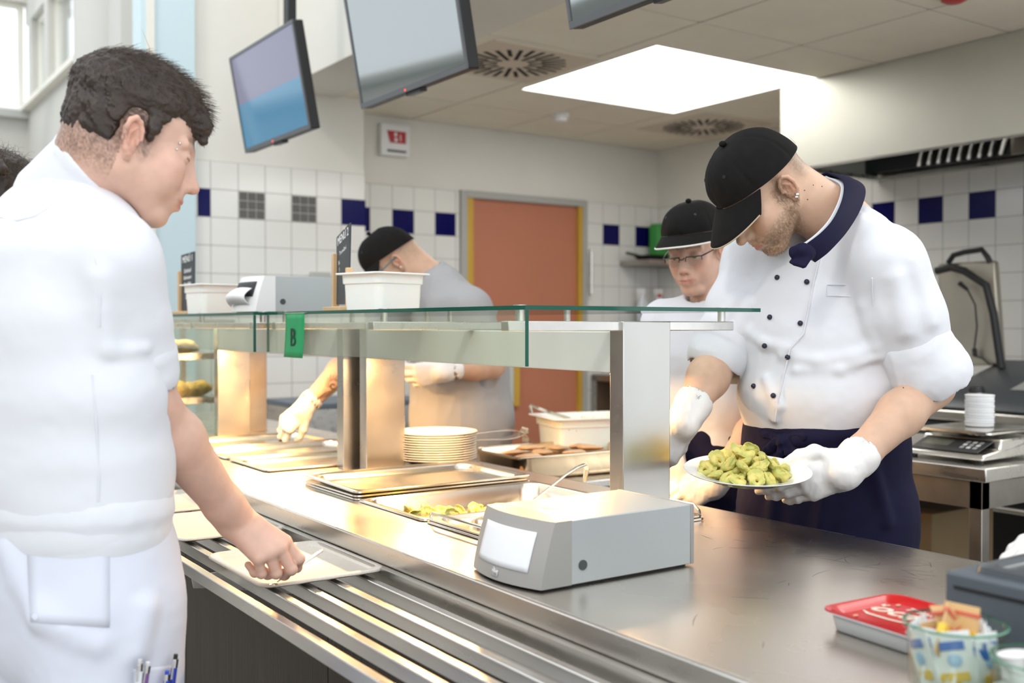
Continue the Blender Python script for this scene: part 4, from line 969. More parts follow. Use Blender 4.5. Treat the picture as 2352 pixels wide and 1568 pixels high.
for k in range(6):
    o = l0 if k == 0 else dup(l0, (0, 0, 0))
    o.location = (3.205 + .001 * (k % 2), 1.945, .9965 + .0174 * k)
    tag(o, ('lowest' if k == 0 else 'topmost' if k == 5 else ['second', 'third', 'fourth', 'fifth'][k - 1]) + ' white plastic dish of the stack on the scale', 'dish', 'white dishes on the scale')
pp = thing('paper_roll', 'white paper sheet lying on the table beside the scale', 'paper', (3.5, 1.86, .9)); MB().rrect([(.06, .10, .02, 0), (.06, .10, .02, .018), (.05, .09, .02, .024)], 6).build('sheet', NAP, pp, smooth=True)
oven = thing('oven', 'black oven front under the cooking line beside the scale table', 'oven', (3.95, .8, 0)); MB().box((0, 0, .05), (.28, 2.1, .66)).build('front', BLACK, oven, bevel=.01)
MB().tube([(-.03, .1, .60), (-.03, 1.9, .60)], .012, 10).build('handle', STEEL, oven, smooth=True)

# back corner: shelf with things, table by the door
shf = thing('wall_shelf', 'grey wall shelf in the back corner behind the woman', 'shelf', (4.98, 5.55, 1.76))
MB().box((0, -.02, 0), (.37, .29, .035)).build('board', STEEL_DARK, shf)
MB().box((.20, -.9, 0), (.37, -.02, .03)).build('side_board', mat('pink_board', (.45, .26, .22), .6), shf)
spn = thing('frying_pan', 'flat black pan on the grey wall shelf', 'pan', (5.13, 5.66, 1.795)); MB().lathe([(.10, 0), (.13, .035), (.133, .035), (.10, -.0)], 28, cap0=True).build('bowl', BLACK, spn, smooth=True); MB().tube([(-.12, 0, .03), (-.26, -.02, .045)], .010, 8).build('handle', BLACK, spn, smooth=True)
gb = thing('green_canister', 'bright green canister on the wall shelf beside the blue tile', 'canister', (5.27, 5.74, 1.795)); MB().rrect([(.06, .05, .02, 0), (.062, .052, .02, .01), (.062, .052, .02, .26), (.05, .04, .02, .28)], 6).build('shell', mat('canister_green', (.05, .30, .06), .5), gb, smooth=True)
def spray(label, x, y, z, cap):
    t = thing('spray_bottle', label, 'spray bottle', (x, y, z))
    MB().rrect([(.036, .026, .015, 0), (.038, .028, .016, .006), (.038, .028, .016, .12), (.024, .02, .014, .16), (.013, .013, .010, .185)], 6).build('bottle', mat('bottle_plastic', (.72, .74, .78), .3), t, smooth=True, auto=60)
    MB().box((-.0385, -.0295, .03), (.0385, -.028, .10)).build('sticker', mat('sticker_violet', (.36, .30, .62), .5), t)
    MB().lathe([(.016, .182), (.016, .205)], 16, cap0=True, cap1=True).build('collar', mat(cap[0], cap[1], .4), t, smooth=True)
    MB().box((-.05, -.012, .205), (.022, .012, .245)).box((-.042, -.006, .165), (-.034, .006, .205)).build('trigger_head', mat(cap[2], cap[3], .4), t, bevel=.005)
bt = thing('work_table', 'grey steel table with open shelf under the tiles by the salmon door', 'table', (4.70, 5.28, 0))
MB().box((0, 0, .93), (.64, .55, .975)).build('tabletop', STEEL_DARK, bt, bevel=.004); MB().box((.02, .03, .40), (.62, .53, .43)).build('lower_shelf', STEEL_DARK, bt)
MB().box((.02, .5, .43), (.62, .54, .93)).build('back_panel', mat('dark_brown', (.10, .06, .035), .7), bt)
for x in (.0, .60):
    for y in (.0, .51): MB().box((x, y, 0), (x + .04, y + .04, .93)).build('leg', STEEL, bt)
rk = thing('wall_rail', 'narrow steel ledge under the spray bottles on the back wall', 'ledge', (5.0, 5.62, 1.33)); MB().box((0, 0, 0), (.36, .23, .02)).build('ledge', STEEL_DARK, rk)
spray('spray bottle with a white head on the ledge behind the woman', 5.09, 5.72, 1.35, ('cap_white', (.8, .8, .8), 'head_white', (.8, .8, .8)))
spray('spray bottle with a red collar on the ledge behind the woman', 5.24, 5.70, 1.35, ('cap_red', (.55, .06, .03), 'head_red', (.75, .72, .70)))
dk = thing('socket_box', 'small dark box on the tiles behind the neck of the woman', 'box', (5.24, 4.3, 1.36)); MB().box((0, 0, 0), (.105, .22, .24)).build('case', BLACK, dk, bevel=.006)
bc = thing('steel_cabinet', 'low steel drawer cabinet by the tiled pier behind the reaching arm', 'cabinet', (2.12, 4.95, 0))
MB().box((0, 0, .05), (.75, .53, .90)).build('body', STEEL, bc, bevel=.004); MB().box((-.012, -.012, .90), (.76, .535, .925)).build('top', mat('blue_grey_top', (.10, .13, .17), .4), bc, bevel=.003)
MB().box((-.006, .03, .62), (0, .50, .86)).build('drawer', STEEL, bc, bevel=.002); MB().box((-.03, .2, .72), (-.006, .33, .74)).build('handle', BLACK, bc)
ad = thing('wall_socket', 'small grey frame on the tiles behind the shelf dispenser', 'socket', (2.45, 5.49, 1.57)); MB().box((-.06, -.02, -.06), (.06, 0, .06)).build('cover', mat('socket_grey', (.5, .5, .47), .5), ad, bevel=.004)
oc = thing('hall_cupboard', 'ochre cupboard with a blue top band in the hall beyond the blue jamb', 'cupboard', (1.30, 6.02, 0)); MB().box((0, 0, 0), (.42, .46, 1.98)).build('carcass', mat('ochre_panel', (.52, .36, .07), .6), oc); MB().box((0, -.005, 1.98), (.42, .46, 2.12)).build('top_band', mat('band_blue', (.05, .10, .30), .6), oc)

# ------------------------------------------------------------------ near end of the counter
cx = thing('cash_box', 'dark grey cash box on the worktop behind the glass jars', 'cash box', (1.2, .30, ZT))
MB().box((0, 0, .003), (.36, .474, .118)).build('case', mat('box_grey', (.085, .10, .115), .42), cx, bevel=.005, seg=3)
MB().rrect([(.16, .215, .02, .118), (.158, .213, .02, .126), (.145, .20, .02, .128), (.14, .195, .02, .122)], 6, (.18, .237, 0)).build('lid', mat('lid_grey', (.07, .078, .088), .22), cx, smooth=True, auto=40)
MB().box((-.002, .02, .098), (0, .46, .102)).build('seam', BLACK, cx)
rt = thing('money_tray', 'red and white plastic change tray lettered Coca-Cola on the worktop', 'change tray', (1.262, .866, ZT), math.radians(-4)); 
MB().rrect([(.066, .078, .02, 0), (.069, .081, .022, .002), (.073, .085, .022, .024), (.080, .093, .024, .026), (.080, .093, .024, .0285)], 8, cap1=False).build('base', WHITE_PL, rt, smooth=True, auto=50)
RED = mat('glossy_red', (0.52, 0.006, 0.008), 0.18)
MB().rrect([(.0802, .0932, .024, .0280), (.0798, .0928, .024, .0302), (.074, .086, .024, .0302), (.064, .076, .022, .0225), (.060, .072, .02, .0215)], 8, cap0=False).build('insert', RED, rt, smooth=True, auto=60)
CREAMW = mat('cream_print', (.80, .74, .60), .3)
lettering('brand_lettering', 'Coca-Cola', .052, frame(V3(.002, -.0, .0219), (0, -1, 0), (1, 0, 0)), CREAMW, rt, shear=.35, bold=.0008)
MB().tube([(-.012, .070, .0222), (-.020, .055, .0222), (-.020, .02, .0222), (-.012, -.03, .0222), (-.016, -.06, .0222)], [.0012, .003, .0028, .002, .0008], 8, flat=.12, up=(0, 0, 1)).build('swoosh', CREAMW, rt, smooth=True)
lettering('slogan', 'Trink', .022, frame(V3(.040, .020, .0219), (0, -1, 0), (1, 0, 0)), CREAMW, rt, shear=.25)
for i, (a, b) in enumerate(((-.045, .055), (.035, .066), (-.045, -.055), (.050, .060), (.052, -.02))):
    MB().sphere((a, b, .0225), .0032, 10, (1.6, .9, .35)).build('printed_drop', mat('drop_print', (.70, .40, .25), .25), rt, smooth=True)

JG = mat('jar_glass', (0.93, 0.97, 0.94), 0.02, trans=1.0, ior=1.30)
def jar(label, x, y, R, H):
    t = thing('glass_jar', label, 'jar', (x, y, ZT))
    pr = [(R * .80, .0005), (R * .86, .003), (R * .90, .012), (R * .93, H * .6), (R * .95, H * .86), (R * 1.02, H * .90), (R * 1.03, H * .97), (R, H), (R * .965, H * .985), (R * .955, H * .9), (R * .90, H * .82), (R * .88, .5 * H), (R * .84, .012), (R * .7, .007), (0, .007)]
    MB().lathe([(0, .0005)] + pr, 56).build('body', pane_mat('jar_pane', (0.93, 0.965, 0.94)), t, smooth=True, auto=70)
    MB().lathe([(R * 1.0, H * .965), (R * 1.035, H * .985), (R * 1.0, H * 1.0), (R * .965, H * .985), (R * 1.0, H * .965)], 56).build('rim', mat('rim_glass', (.10, .26, .17), .05, alpha=1.0), t, smooth=True)
    return t
J1 = (1.107, .700, .056, .085); J2 = (1.085, .583, .052, .078)
jar('round glass jar filled with sugar packets at the near end of the worktop', *J1)
jar('round glass jar of white creamer pots cut off by the frame edge', *J2)
PKW = mat('packet_white', (.84, .84, .82), .45); PKY = mat('packet_yellow', (.72, .48, .05), .5); PKB = mat('packet_blue', (.05, .16, .50), .5); PKT = mat('packet_tan', (.62, .40, .18), .5); PKR = mat('packet_red', (.6, .12, .08), .5)
def packet():
    R = []
    for v, th in ((-.032, .0003), (-.027, .002), (0, .004), (.027, .002), (.032, .0003)): R.append([V3(-.021, -th * .3, v), V3(0, -th, v), V3(.021, -th * .3, v), V3(.021, th * .3, v), V3(0, th, v), V3(-.021, th * .3, v)])
    return MB().rings(R)
rp = np.random.RandomState(4)
def packs(n, kind):
    base = thing('sugar_packet', 'x', 'sugar packet', (0, 0, 0))
    if kind == 0:
        packet().build('paper', PKW, base, smooth=True)
        MB().box((-.012, -.0046, -.024), (.012, -.0040, -.014)).build('yellow_print', PKY, base); MB().box((-.013, -.0046, .012), (.013, -.0040, .022)).build('blue_print', PKB, base); MB().sphere((0, -.0042, .0), .008, 12, (1, .08, 1)).build('round_print', mat('print_pale_blue', (.35, .55, .75), .5), base)
    else:
        packet().build('paper', PKT, base, smooth=True); MB().box((-.0215, -.0044, -.008), (.0215, .0044, .004)).build('yellow_band', PKY, base); MB().box((-.0215, -.0030, .02), (.0215, .0030, .024)).build('red_band', PKR, base)
    return base
pw, pt = packs(0, 0), packs(0, 1)
def place(base, first, loc, e, lab, grp, ph):
    o = base if first else dup(base, (0, 0, 0)); o.location = tuple(loc); o.rotation_euler = e; tag(o, lab, 'sugar packet', grp)
fw = True
tc_ = math.atan2(-J1[1], -J1[0])
for i in range(11):
    a = tc_ + (i - 5) * .50; r = .036 + .004 * (i % 2); z = ZT + .045 + .004 * (i % 3)
    place(pw, fw, (J1[0] + r * math.cos(a), J1[1] + r * math.sin(a), z), (rp.uniform(-.15, .15), rp.uniform(-.35, .35), a + math.pi / 2), 'white sugar packet with blue and yellow print standing in the round glass jar', 'white sugar packets in the glass jar', 0); fw = False
fw = True
for i in range(9):
    a = rp.uniform(0, 6.28); r = rp.uniform(.002, .022); z = ZT + .042 + .016 * (i % 3)
    place(pt, fw, (J1[0] + r * math.cos(a), J1[1] + r * math.sin(a), z), (rp.uniform(-.7, .7), rp.uniform(-.9, .9), a), 'tan sugar packet with a yellow band in the middle of the glass jar', 'tan sugar packets in the glass jar', 1); fw = False
c0 = MB().lathe([(0, 0), (.010, 0), (.0135, .003), (.0155, .017), (.0175, .0175), (.0172, .0185), (0, .0188)], 24).build('creamer_pot', PKW, smooth=True, auto=50)
tag(c0, 'white creamer pot in the jar at the frame edge', 'creamer pot', 'creamer pots in the second jar')
k = 0
for z in (.009, .028, .047, .064):
    for i in range(7 if z < .06 else 4):
        a = 6.283 * i / 6 + z * 40; r = .029 if i < 6 else 0
        o = c0 if k == 0 else dup(c0, (0, 0, 0)); k += 1
        o.location = (J2[0] + r * math.cos(a), J2[1] + r * math.sin(a), ZT + z); o.rotation_euler = (rp.uniform(-.3, .3), rp.uniform(-.3, .3), 0)

# ------------------------------------------------------------------ people
def hframe(h, pitch, roll=0.0):
    """columns: forward, left, up; pitch = degrees looking down, roll = degrees towards the own left shoulder"""
    h = unit(V3(h[0], h[1], 0)); l = V3(-h[1], h[0], 0); z = V3(0, 0, 1); c, s = math.cos(math.radians(pitch)), math.sin(math.radians(pitch))
    f = h * c - z * s; u = h * s + z * c
    c, s = math.cos(math.radians(roll)), math.sin(math.radians(roll))
    return np.stack([f, l * c - u * s, u * c + l * s], 1)
IL = -_r                       # towards the left of the camera's view
TC = -unit(V3(_f[0], _f[1], 0))      # towards the camera
def heading(a):
    """a = 0: facing the camera, 90: facing the view's left, 180: away, -90: the view's right"""
    a = math.radians(a); return TC * math.cos(a) + IL * math.sin(a)
def surf(sd, px, py, d0=.6, d1=6.0):
    """where the pixel's ray meets the sculpted surface"""
    r = ray(px, py); t = d0
    for _ in range(160):
        v = sd.ev((CAM + r * t)[None, None, :])[0, 0]
        if v < .0006: break
        t += max(v * .6, .0006)
        if t > d1: return None
    return CAM + r * t

def add_head(S, M, t, sc=1.0, w=1.0, nose=1.0, chin=1.0, lips=1.0, smile=0.0):
    S.frame(M, t, sc)
    S.ell((-.018, 0, .042), (.096, .075 * w, .083), k=.02).ell((.030, 0, .036), (.056, .061 * w, .058), k=.02).ell((.034, 0, -.026), (.051, .058 * w, .074), k=.02)
    for y in (-1, 1):
        S.cone((.002, y * .050 * w, -.052), (.060, y * .018, -.101 * chin), .021, .019, k=.022)
        S.ell((.056, y * .041 * w, -.022), (.024, .020, .017), k=.022).ell((.056, y * (.031 + .004 * smile) * w, -.052 + .006 * smile), (.028, .024, .028), k=.024)
    S.ell((.073, 0, -.103 * chin), (.018, .022, .016), k=.018)
    for y in (-1, 1): S.cone((.0835, y * .010, .017), (.069, y * .047 * w, .017), .0085, .0070, k=.012)
    for y in (-1, 1): S.ell((.096, y * .031, .0005), (.017, .017, .0105), k=.014, mode='s')
    for y in (-1, 1): S.ell((.0735, y * .0315, -.001), (.0138, .0150, .0128), k=.005)
    S.cone((.074, 0, .010), (.088, 0, -.036), .013, .016, k=.012)
    S.cone((.087, 0, .013), (.107 + .004 * (nose - 1) * 10, 0, -.032), .0068, .0088, k=.012).ell((.1095 + .004 * (nose - 1) * 10, 0, -.0365), (.0112 * nose, .0112 * nose, .0102), k=.007)
    for y in (-1, 1): S.ell((.0985, y * .0122, -.0405), (.0105, .0068, .0080), k=.006)
    S.ell((.082, 0, -.066), (.020, .029, .024), k=.016)
    dz = .004 * smile
    for y in (-1, 1):
        S.cone((.0995, 0, -.0655), (.0865, y * (.024 + .003 * smile), -.0700 + dz), .0046 * lips, .0022, k=.004)
        S.cone((.0975, 0, -.0765), (.0860, y * (.022 + .003 * smile), -.0725 + dz), .0056 * lips, .0022, k=.004)
    for y in (-1, 1):
        S.cone((.1055, 0, -.0708), (.0915, y * .0255, -.0712 + dz), .0013, .0010, k=.003, mode='s')
        S.cone((.1045, y * .0068, -.0490), (.1005, y * .0072, -.0430), .0036, .0030, k=.003, mode='s')
    for y in (-1, 1):      # ears
        E = M @ rot((0, 0, 1), -y * 24) @ rot((0, 1, 0), -10)
        S.frame(E, S.M @ (V3(-.013, y * .0755 * w, -.012) * sc) + t, sc)
        S.ell((0, y * .001, 0), (.0150, .0045, .0265), k=.006)
        pts = [V3(.016 * math.cos(math.radians(a)) * (1 if a < 200 else .8), y * (.006 + .004 * math.sin(math.radians(max(0, a - 60)) * .7)), .0295 * math.sin(math.radians(a))) for a in (-5, 25, 55, 90, 125, 160, 195, 225, 252)]
        S.path(pts, [.003, .0036, .004, .0042, .0042, .004, .0038, .0042, .005], k=.003)
        S.ell((-.002, y * .005, -.0300), (.0075, .0040, .0085), k=.004)
        S.path([V3(.004, y * .006, .014), V3(-.006, y * .006, .006), V3(-.007, y * .006, -.010), V3(0, y * .006, -.018)], [.0022, .003, .003, .0025], k=.003)
        S.ell((.0035, y * .0085, -.004), (.0060, .0065, .0095), k=.003, mode='s')
        S.ell((.0095, y * .0065, -.008), (.0030, .0035, .0050), k=.003)
        S.frame(M, t, sc)
    return S

def hand_pts(W, x, z, side, curls, spread=(6, 1, -4, -10), sc=1.0, thumb=None):
    """wrist point, direction of the fingers, direction out of the back of the hand; side 'R' or 'L'; curls = three flexion angles per finger"""
    x = unit(x); z = unit(np.asarray(z, float) - x * (x @ np.asarray(z, float))); y = np.cross(z, x) * (1 if side == 'R' else -1)
    T = lambda a, b, c: W + (x * a + y * b + z * c) * sc
    mcp = [(.090, .027, .000), (.094, .007, .003), (.088, -.013, .001), (.079, -.031, -.004)]
    ln = [(.041, .025, .020), (.045, .028, .021), (.041, .026, .020), (.032, .020, .018)]
    fing = []
    for i in range(4):
        sp = math.radians(spread[i]); p = np.array(mcp[i]); pts = [T(*p)]; a = 0
        for j in range(3):
            a += math.radians(curls[i][j]); dr = V3(math.cos(a) * math.cos(sp), math.cos(a) * math.sin(sp), -math.sin(a)); p = p + dr * ln[i][j]; pts.append(T(*p))
        fing.append(pts)
    th = thumb or [(.022, .026, -.010), (.056, .047, -.022), (.084, .052, -.034), (.106, .050, -.046)]
    return [T(*m) for m in mcp], fing, [T(*q) for q in th], T
def add_hand(S, hp, sc=1.0, fat=1.0, W=None, wr=.028):
    S.frame(); mcp, fing, th, T = hp
    roots = [T(.004, .016, 0), T(.002, .006, .001), T(.002, -.006, .001), T(.004, -.016, -.001)]
    for r0, m, r in zip(roots, mcp, (.0135, .0135, .013, .012)): S.cone(r0, m, .0165 * sc * fat, r * sc * fat, k=.014)
    S.ell((mcp[0] + mcp[3] + roots[0] + roots[3]) / 4, (.030 * sc, .030 * sc, .014 * sc), np.stack([unit(mcp[1] - roots[1]), unit(np.cross(unit(T(0, 0, 1) - T(0, 0, 0)), unit(mcp[1] - roots[1]))), unit(T(0, 0, 1) - T(0, 0, 0))], 1), k=.012)
    for f, r in zip(fing, (.0098, .0102, .0096, .0085)):
        S.path(f, [r * sc * fat * q for q in (1.12, 1.0, .90, .78)], k=.0035)
        for q in f[1:3]: S.ell(q, (r * sc * fat * 1.06,) * 3, k=.003)
    S.cone(T(.010, .014, -.006), th[0], .017 * sc * fat, .0165 * sc * fat, k=.014).path(th, [.0165 * sc * fat, .0125 * sc * fat, .0108 * sc * fat, .0085 * sc * fat], k=.006)
    return S

SKIN = mat('skin', (0.6, 0.4, 0.3), 0.48, vcol=True, sss=0.12, bump=0.12, bscale=240, bdist=.0006, noise=.05, nscale=60)
COTTON = mat('white_cotton', (0.70, 0.71, 0.745), 0.85, bump=0.18, bscale=420, sheen=.1, bdist=.0005)
JACKET = mat('chef_jacket_cotton', (0.72, 0.725, 0.755), 0.85, bump=0.2, bscale=380, sheen=.1, bdist=.0005)
TROUS = mat('pale_trousers', (0.64, 0.66, 0.74), 0.85, bump=0.2, bscale=350, bdist=.0005)
GREYC = mat('grey_polo_cotton', (0.36, 0.355, 0.36), 0.85, bump=0.2, bscale=320, bdist=.0005)
NAVY = mat('navy_cloth', (0.0075, 0.0068, 0.028), 0.8, spec=.2, bump=0.2, bscale=380, bdist=.0005)
CAPM = mat('black_cap_cotton', (0.0065, 0.0055, 0.005), 0.85, spec=.25, noise=.25, nscale=40, bump=.25, bscale=420, bdist=.0006)
GLOVE = mat('white_glove', (0.83, 0.80, 0.77), 0.38, sss=.15, bump=.25, bscale=90, bstretch=(1, 1, 1), bdist=.0012)
HAIRM = mat('dark_brown_hair', (0.034, 0.021, 0.014), 0.45, noise=.3, nscale=30)
METAL_S = mat('small_chrome', (.7, .7, .7), .2, 1.0)

def skin_color(M, t, base=(.64, .385, .265), stubble=0.0, fade=None, brow=(.10, .06, .035), sc=1.0, lips=(.50, .18, .15), eyes=False):
    base = np.array(base)
    def fn(V):
        q = ((V - t) @ M) / sc; c = np.tile(base, (len(V), 1)); n = vnoise(V, 60)[:, None]; c = c * (1 + .05 * n)
        near = (np.abs(q) < .2).all(1); x, y, z = q[:, 0], q[:, 1], np.where(near, q[:, 2], -9)
        def mix(col, w): c[:] = c * (1 - w[:, None]) + np.array(col) * w[:, None]
        g = lambda cx, cy, cz, rx, ry, rz: np.exp(-(((x - cx) / rx) ** 2 + ((np.abs(y) - cy) / ry) ** 2 + ((z - cz) / rz) ** 2))
        mix(base * [1.05, .72, .66], .45 * g(.07, .04, -.03, .03, .02, .02)); mix(base * [1.05, .75, .7], .5 * g(.115, 0, -.04, .015, .015, .012)); mix(base * [1.08, .74, .68], .5 * g(-.015, .085, -.01, .025, .015, .035))
        lz = -.071 + .10 * (np.abs(y)) ** 1.5
        mix(lips, .75 * np.clip(1.4 * np.exp(-((z - lz) / .0075) ** 4) * np.exp(-(np.abs(y) / .022) ** 4) * (x > .084) - .1, 0, 1))
        if brow is not None: mix(brow, .75 * np.exp(-((z - .024 - .004 * np.sin((np.abs(y) - .012) * 80)) / .0045) ** 2) * (np.abs(y) > .012) * (np.abs(y) < .050) * (x > .05) * (.75 + .25 * vnoise(V, 500)))
        if stubble:
            jaw = np.clip((-.036 - z) / .014, 0, 1) * np.clip((x + .012) / .02, 0, 1) * np.clip((z + .16) / .02, 0, 1) * (x > -.02)
            side = np.exp(-((x - .006) / .017) ** 2) * np.exp(-((z + .02) / .035) ** 2) * (np.abs(y) > .05)
            bare = g(.075, .036, -.040, .025, .016, .020)
            wgt = np.clip(np.maximum(jaw, side) - .8 * bare, 0, 1) * np.clip(1.0 - 1.2 * np.exp(-((z - lz) / .008) ** 2) * (np.abs(y) < .024) * (x > .084), 0, 1)
            mix((.20, .13, .075), stubble * wgt * np.clip(.62 + .65 * vnoise(V, 420) + .25 * vnoise(V, 150), 0, 1))
        if eyes:
            lash = np.exp(-((z + .0045 - .15 * (np.abs(y) - .031) ** 2 * 100) / .0013) ** 2) * (np.abs(np.abs(y) - .0315) < .0135) * (x > .07)
            white = (z < -.0045) * (z > -.0085) * (np.abs(np.abs(y) - .0315) < .011) * (x > .07); iris = white * (np.abs(np.abs(y) - .0315) < .0048)
            (mix((.62, .60, .57), .8 * white), mix((.06, .07, .05), .95 * iris)) if eyes != 'lash' else None; mix((.05, .03, .02), .9 * lash)
        if fade is not None: fade(q, x, y, z, mix, V)
        return c
    return fn

def add_cap(parent, off, M, t, sc=1.0, piping=(.75, .72, .68), droop=.50, length=.070, tagc=False, low=0.0):
    """baseball cap in the head's frame"""
    def W(p): return M @ (np.asarray(p, float) * sc) + t - off
    def edge(th):
        c, s = math.cos(th), math.sin(th); return V3(-.013 + .1075 * c, .0865 * s, .030 - low + .016 * c * (1 if c > 0 else .9))
    n = 144; R = []
    for v in np.linspace(0, 1, 19)[:-1]:
        f = (1 - v ** 2.3) ** (1 / 2.1); ring = []
        for th in np.linspace(0, 2 * math.pi, n, endpoint=False):
            e = edge(th); seam = 1 - .022 * math.exp(-((((th + math.pi / 6) % (math.pi / 3)) - math.pi / 6) / .045) ** 2) * min(1, v * 6)
            wob = 1 + .007 * math.sin(5 * th + 9 * v) + .005 * math.sin(11 * th - 5 * v) + .012 * math.exp(-(th if th < 3 else th - 6.283) ** 2 / .5) * math.sin(17 * th + 2 * v) * v
            ring.append(W((-.013 + (e[0] + .013) * f * seam * wob + (-.010 if False else .004 * v), e[1] * f * seam * wob, e[2] + (.136 - e[2]) * v)))
        R.append(ring)
    m = MB().rings(R, cap0=True, cap1=True)
    crown = m.build('cap', CAPM, parent, smooth=True, auto=70)
    MB().sphere(W((-.008, 0, .1365)), .0085 * sc, 14, (1, 1, .8)).build('cap_button', CAPM, crown, smooth=True)
    for yy in (-1, 1):
        th_ = yy * math.radians(36); e_ = edge(th_); f_ = (1 - .62 ** 2.3) ** (1 / 2.1); p = W((-.013 + (e_[0] + .013) * f_, e_[1] * f_, e_[2] + (.136 - e_[2]) * .62)) - M @ V3(.0022, yy * .003, .003); MB().tube([p + M @ V3(.0022, yy * .003, .003), p + M @ V3(.0038, yy * .0045, .0045)], .004, 12).build('eyelet', BLACK, crown, smooth=True)
    def brim(u, v, dz=0):
        th = (2 * u - 1) * math.radians(64); e = edge(th); s = (2 * u - 1)
        ln = length * (1 - .42 * abs(s) ** 2.6) * math.cos(s * .9) ** .25
        return W((e[0] + v * ln + .002, e[1] * (1 + .03 * v), e[2] - .002 - v * ln * droop - (.016 * s * s) * v * (1 - .25 * v) + dz + .003 * (1 - s * s) * math.sin(v * 3.1)))
    g = MB(); nu, nv = 33, 9
    top = [[brim(u, v, .0014) for u in np.linspace(0, 1, nu)] for v in np.linspace(0, 1, nv)]; bot = [[brim(u, v, -.0014) for u in np.linspace(0, 1, nu)] for v in np.linspace(0, 1, nv)]
    o = 0
    g.grid(lambda u, v: brim(u, v, .0014), nu, nv); g.grid(lambda u, v: brim(u, v, -.0014), nu, nv)
    g.add(top[-1] + bot[-1], [(i, i + 1, nu + i + 1, nu + i) for i in range(nu - 1)]).add([r[0] for r in top] + [r[0] for r in bot], [(i, i + 1, nv + i + 1, nv + i) for i in range(nv - 1)]).add([r[-1] for r in top] + [r[-1] for r in bot], [(i, i + 1, nv + i + 1, nv + i) for i in range(nv - 1)])
    g.build('cap_visor', CAPM, crown, smooth=True, auto=60)
    if piping is not None:
        MB().tube([brim(u, 1.0) for u in np.linspace(0.01, .99, 40)], (.0024 if piping[0] > .7 else .0016) * sc, 6).build('visor_piping', mat('piping_%d' % int(piping[0] * 100), piping, .7), crown, smooth=True)
    if tagc:
        th = math.radians(158); e = edge(th)
        for k, (mm, a, b) in enumerate(((WHITE_PL, 0, .022), (mat('tag_red', (.6, .05, .07), .6), .0, .008))):
            P = []
            for dth in (-.07, .07):
                for dz in (a, b):
                    ee = edge(th + (dth if k == 0 else dth * .6)); f = 1.018 + .002 * k; P.append(W((-.013 + (ee[0] + .013) * f, ee[1] * f, ee[2] + .006 + dz)))
            MB().add([P[0], P[2], P[3], P[1]], [(0, 1, 2, 3)]).build('cap_tag', mm, crown, solid=.0006)
    return crown

def add_hair_curves(name, parent, roots, dirs, lens, rad, m, off, bend=(0, 0, -1), nseg=5, bendk=.5, seed=1):
    n = len(roots); rs = np.random.RandomState(seed); hc = bpy.data.hair_curves.new(name); hc.add_curves([nseg] * n)
    P = np.zeros((n, nseg, 3)); b = np.asarray(bend, float); b = b if b.ndim == 2 else np.tile(b, (n, 1)); j = rs.randn(n, 3) * .16
    d0 = dirs + j; d0 /= np.linalg.norm(d0, axis=1)[:, None]
    for i in range(nseg):
        s = i / (nseg - 1); d = d0 * (1 - s * bendk) + b * s * bendk; d /= np.linalg.norm(d, axis=1)[:, None]
        P[:, i] = roots if i == 0 else P[:, i - 1] + d * (lens / (nseg - 1))[:, None]
    hc.attributes['position'].data.foreach_set('vector', (P - off).astype(np.float32).ravel()) if 'position' in hc.attributes else None
    ra = hc.attributes.new('radius', 'FLOAT', 'POINT') if 'radius' not in hc.attributes else hc.attributes['radius']
    ra.data.foreach_set('value', (np.tile(np.linspace(1, .35, nseg), n) * rad).astype(np.float32))
    hc.materials.append(m); o = bpy.data.objects.new(name, hc); COL.objects.link(o); o.parent = parent; return o

def folds(a=.004, f=9, st=(1, 1, .55), b=.002):
    st = np.array(st)
    return lambda P: a * vnoise(P * st, f) + b * (np.abs(vnoise(P * st + 4.3, f * 2.3)) - .4) * 2 + .0006 * vnoise(P, 70)

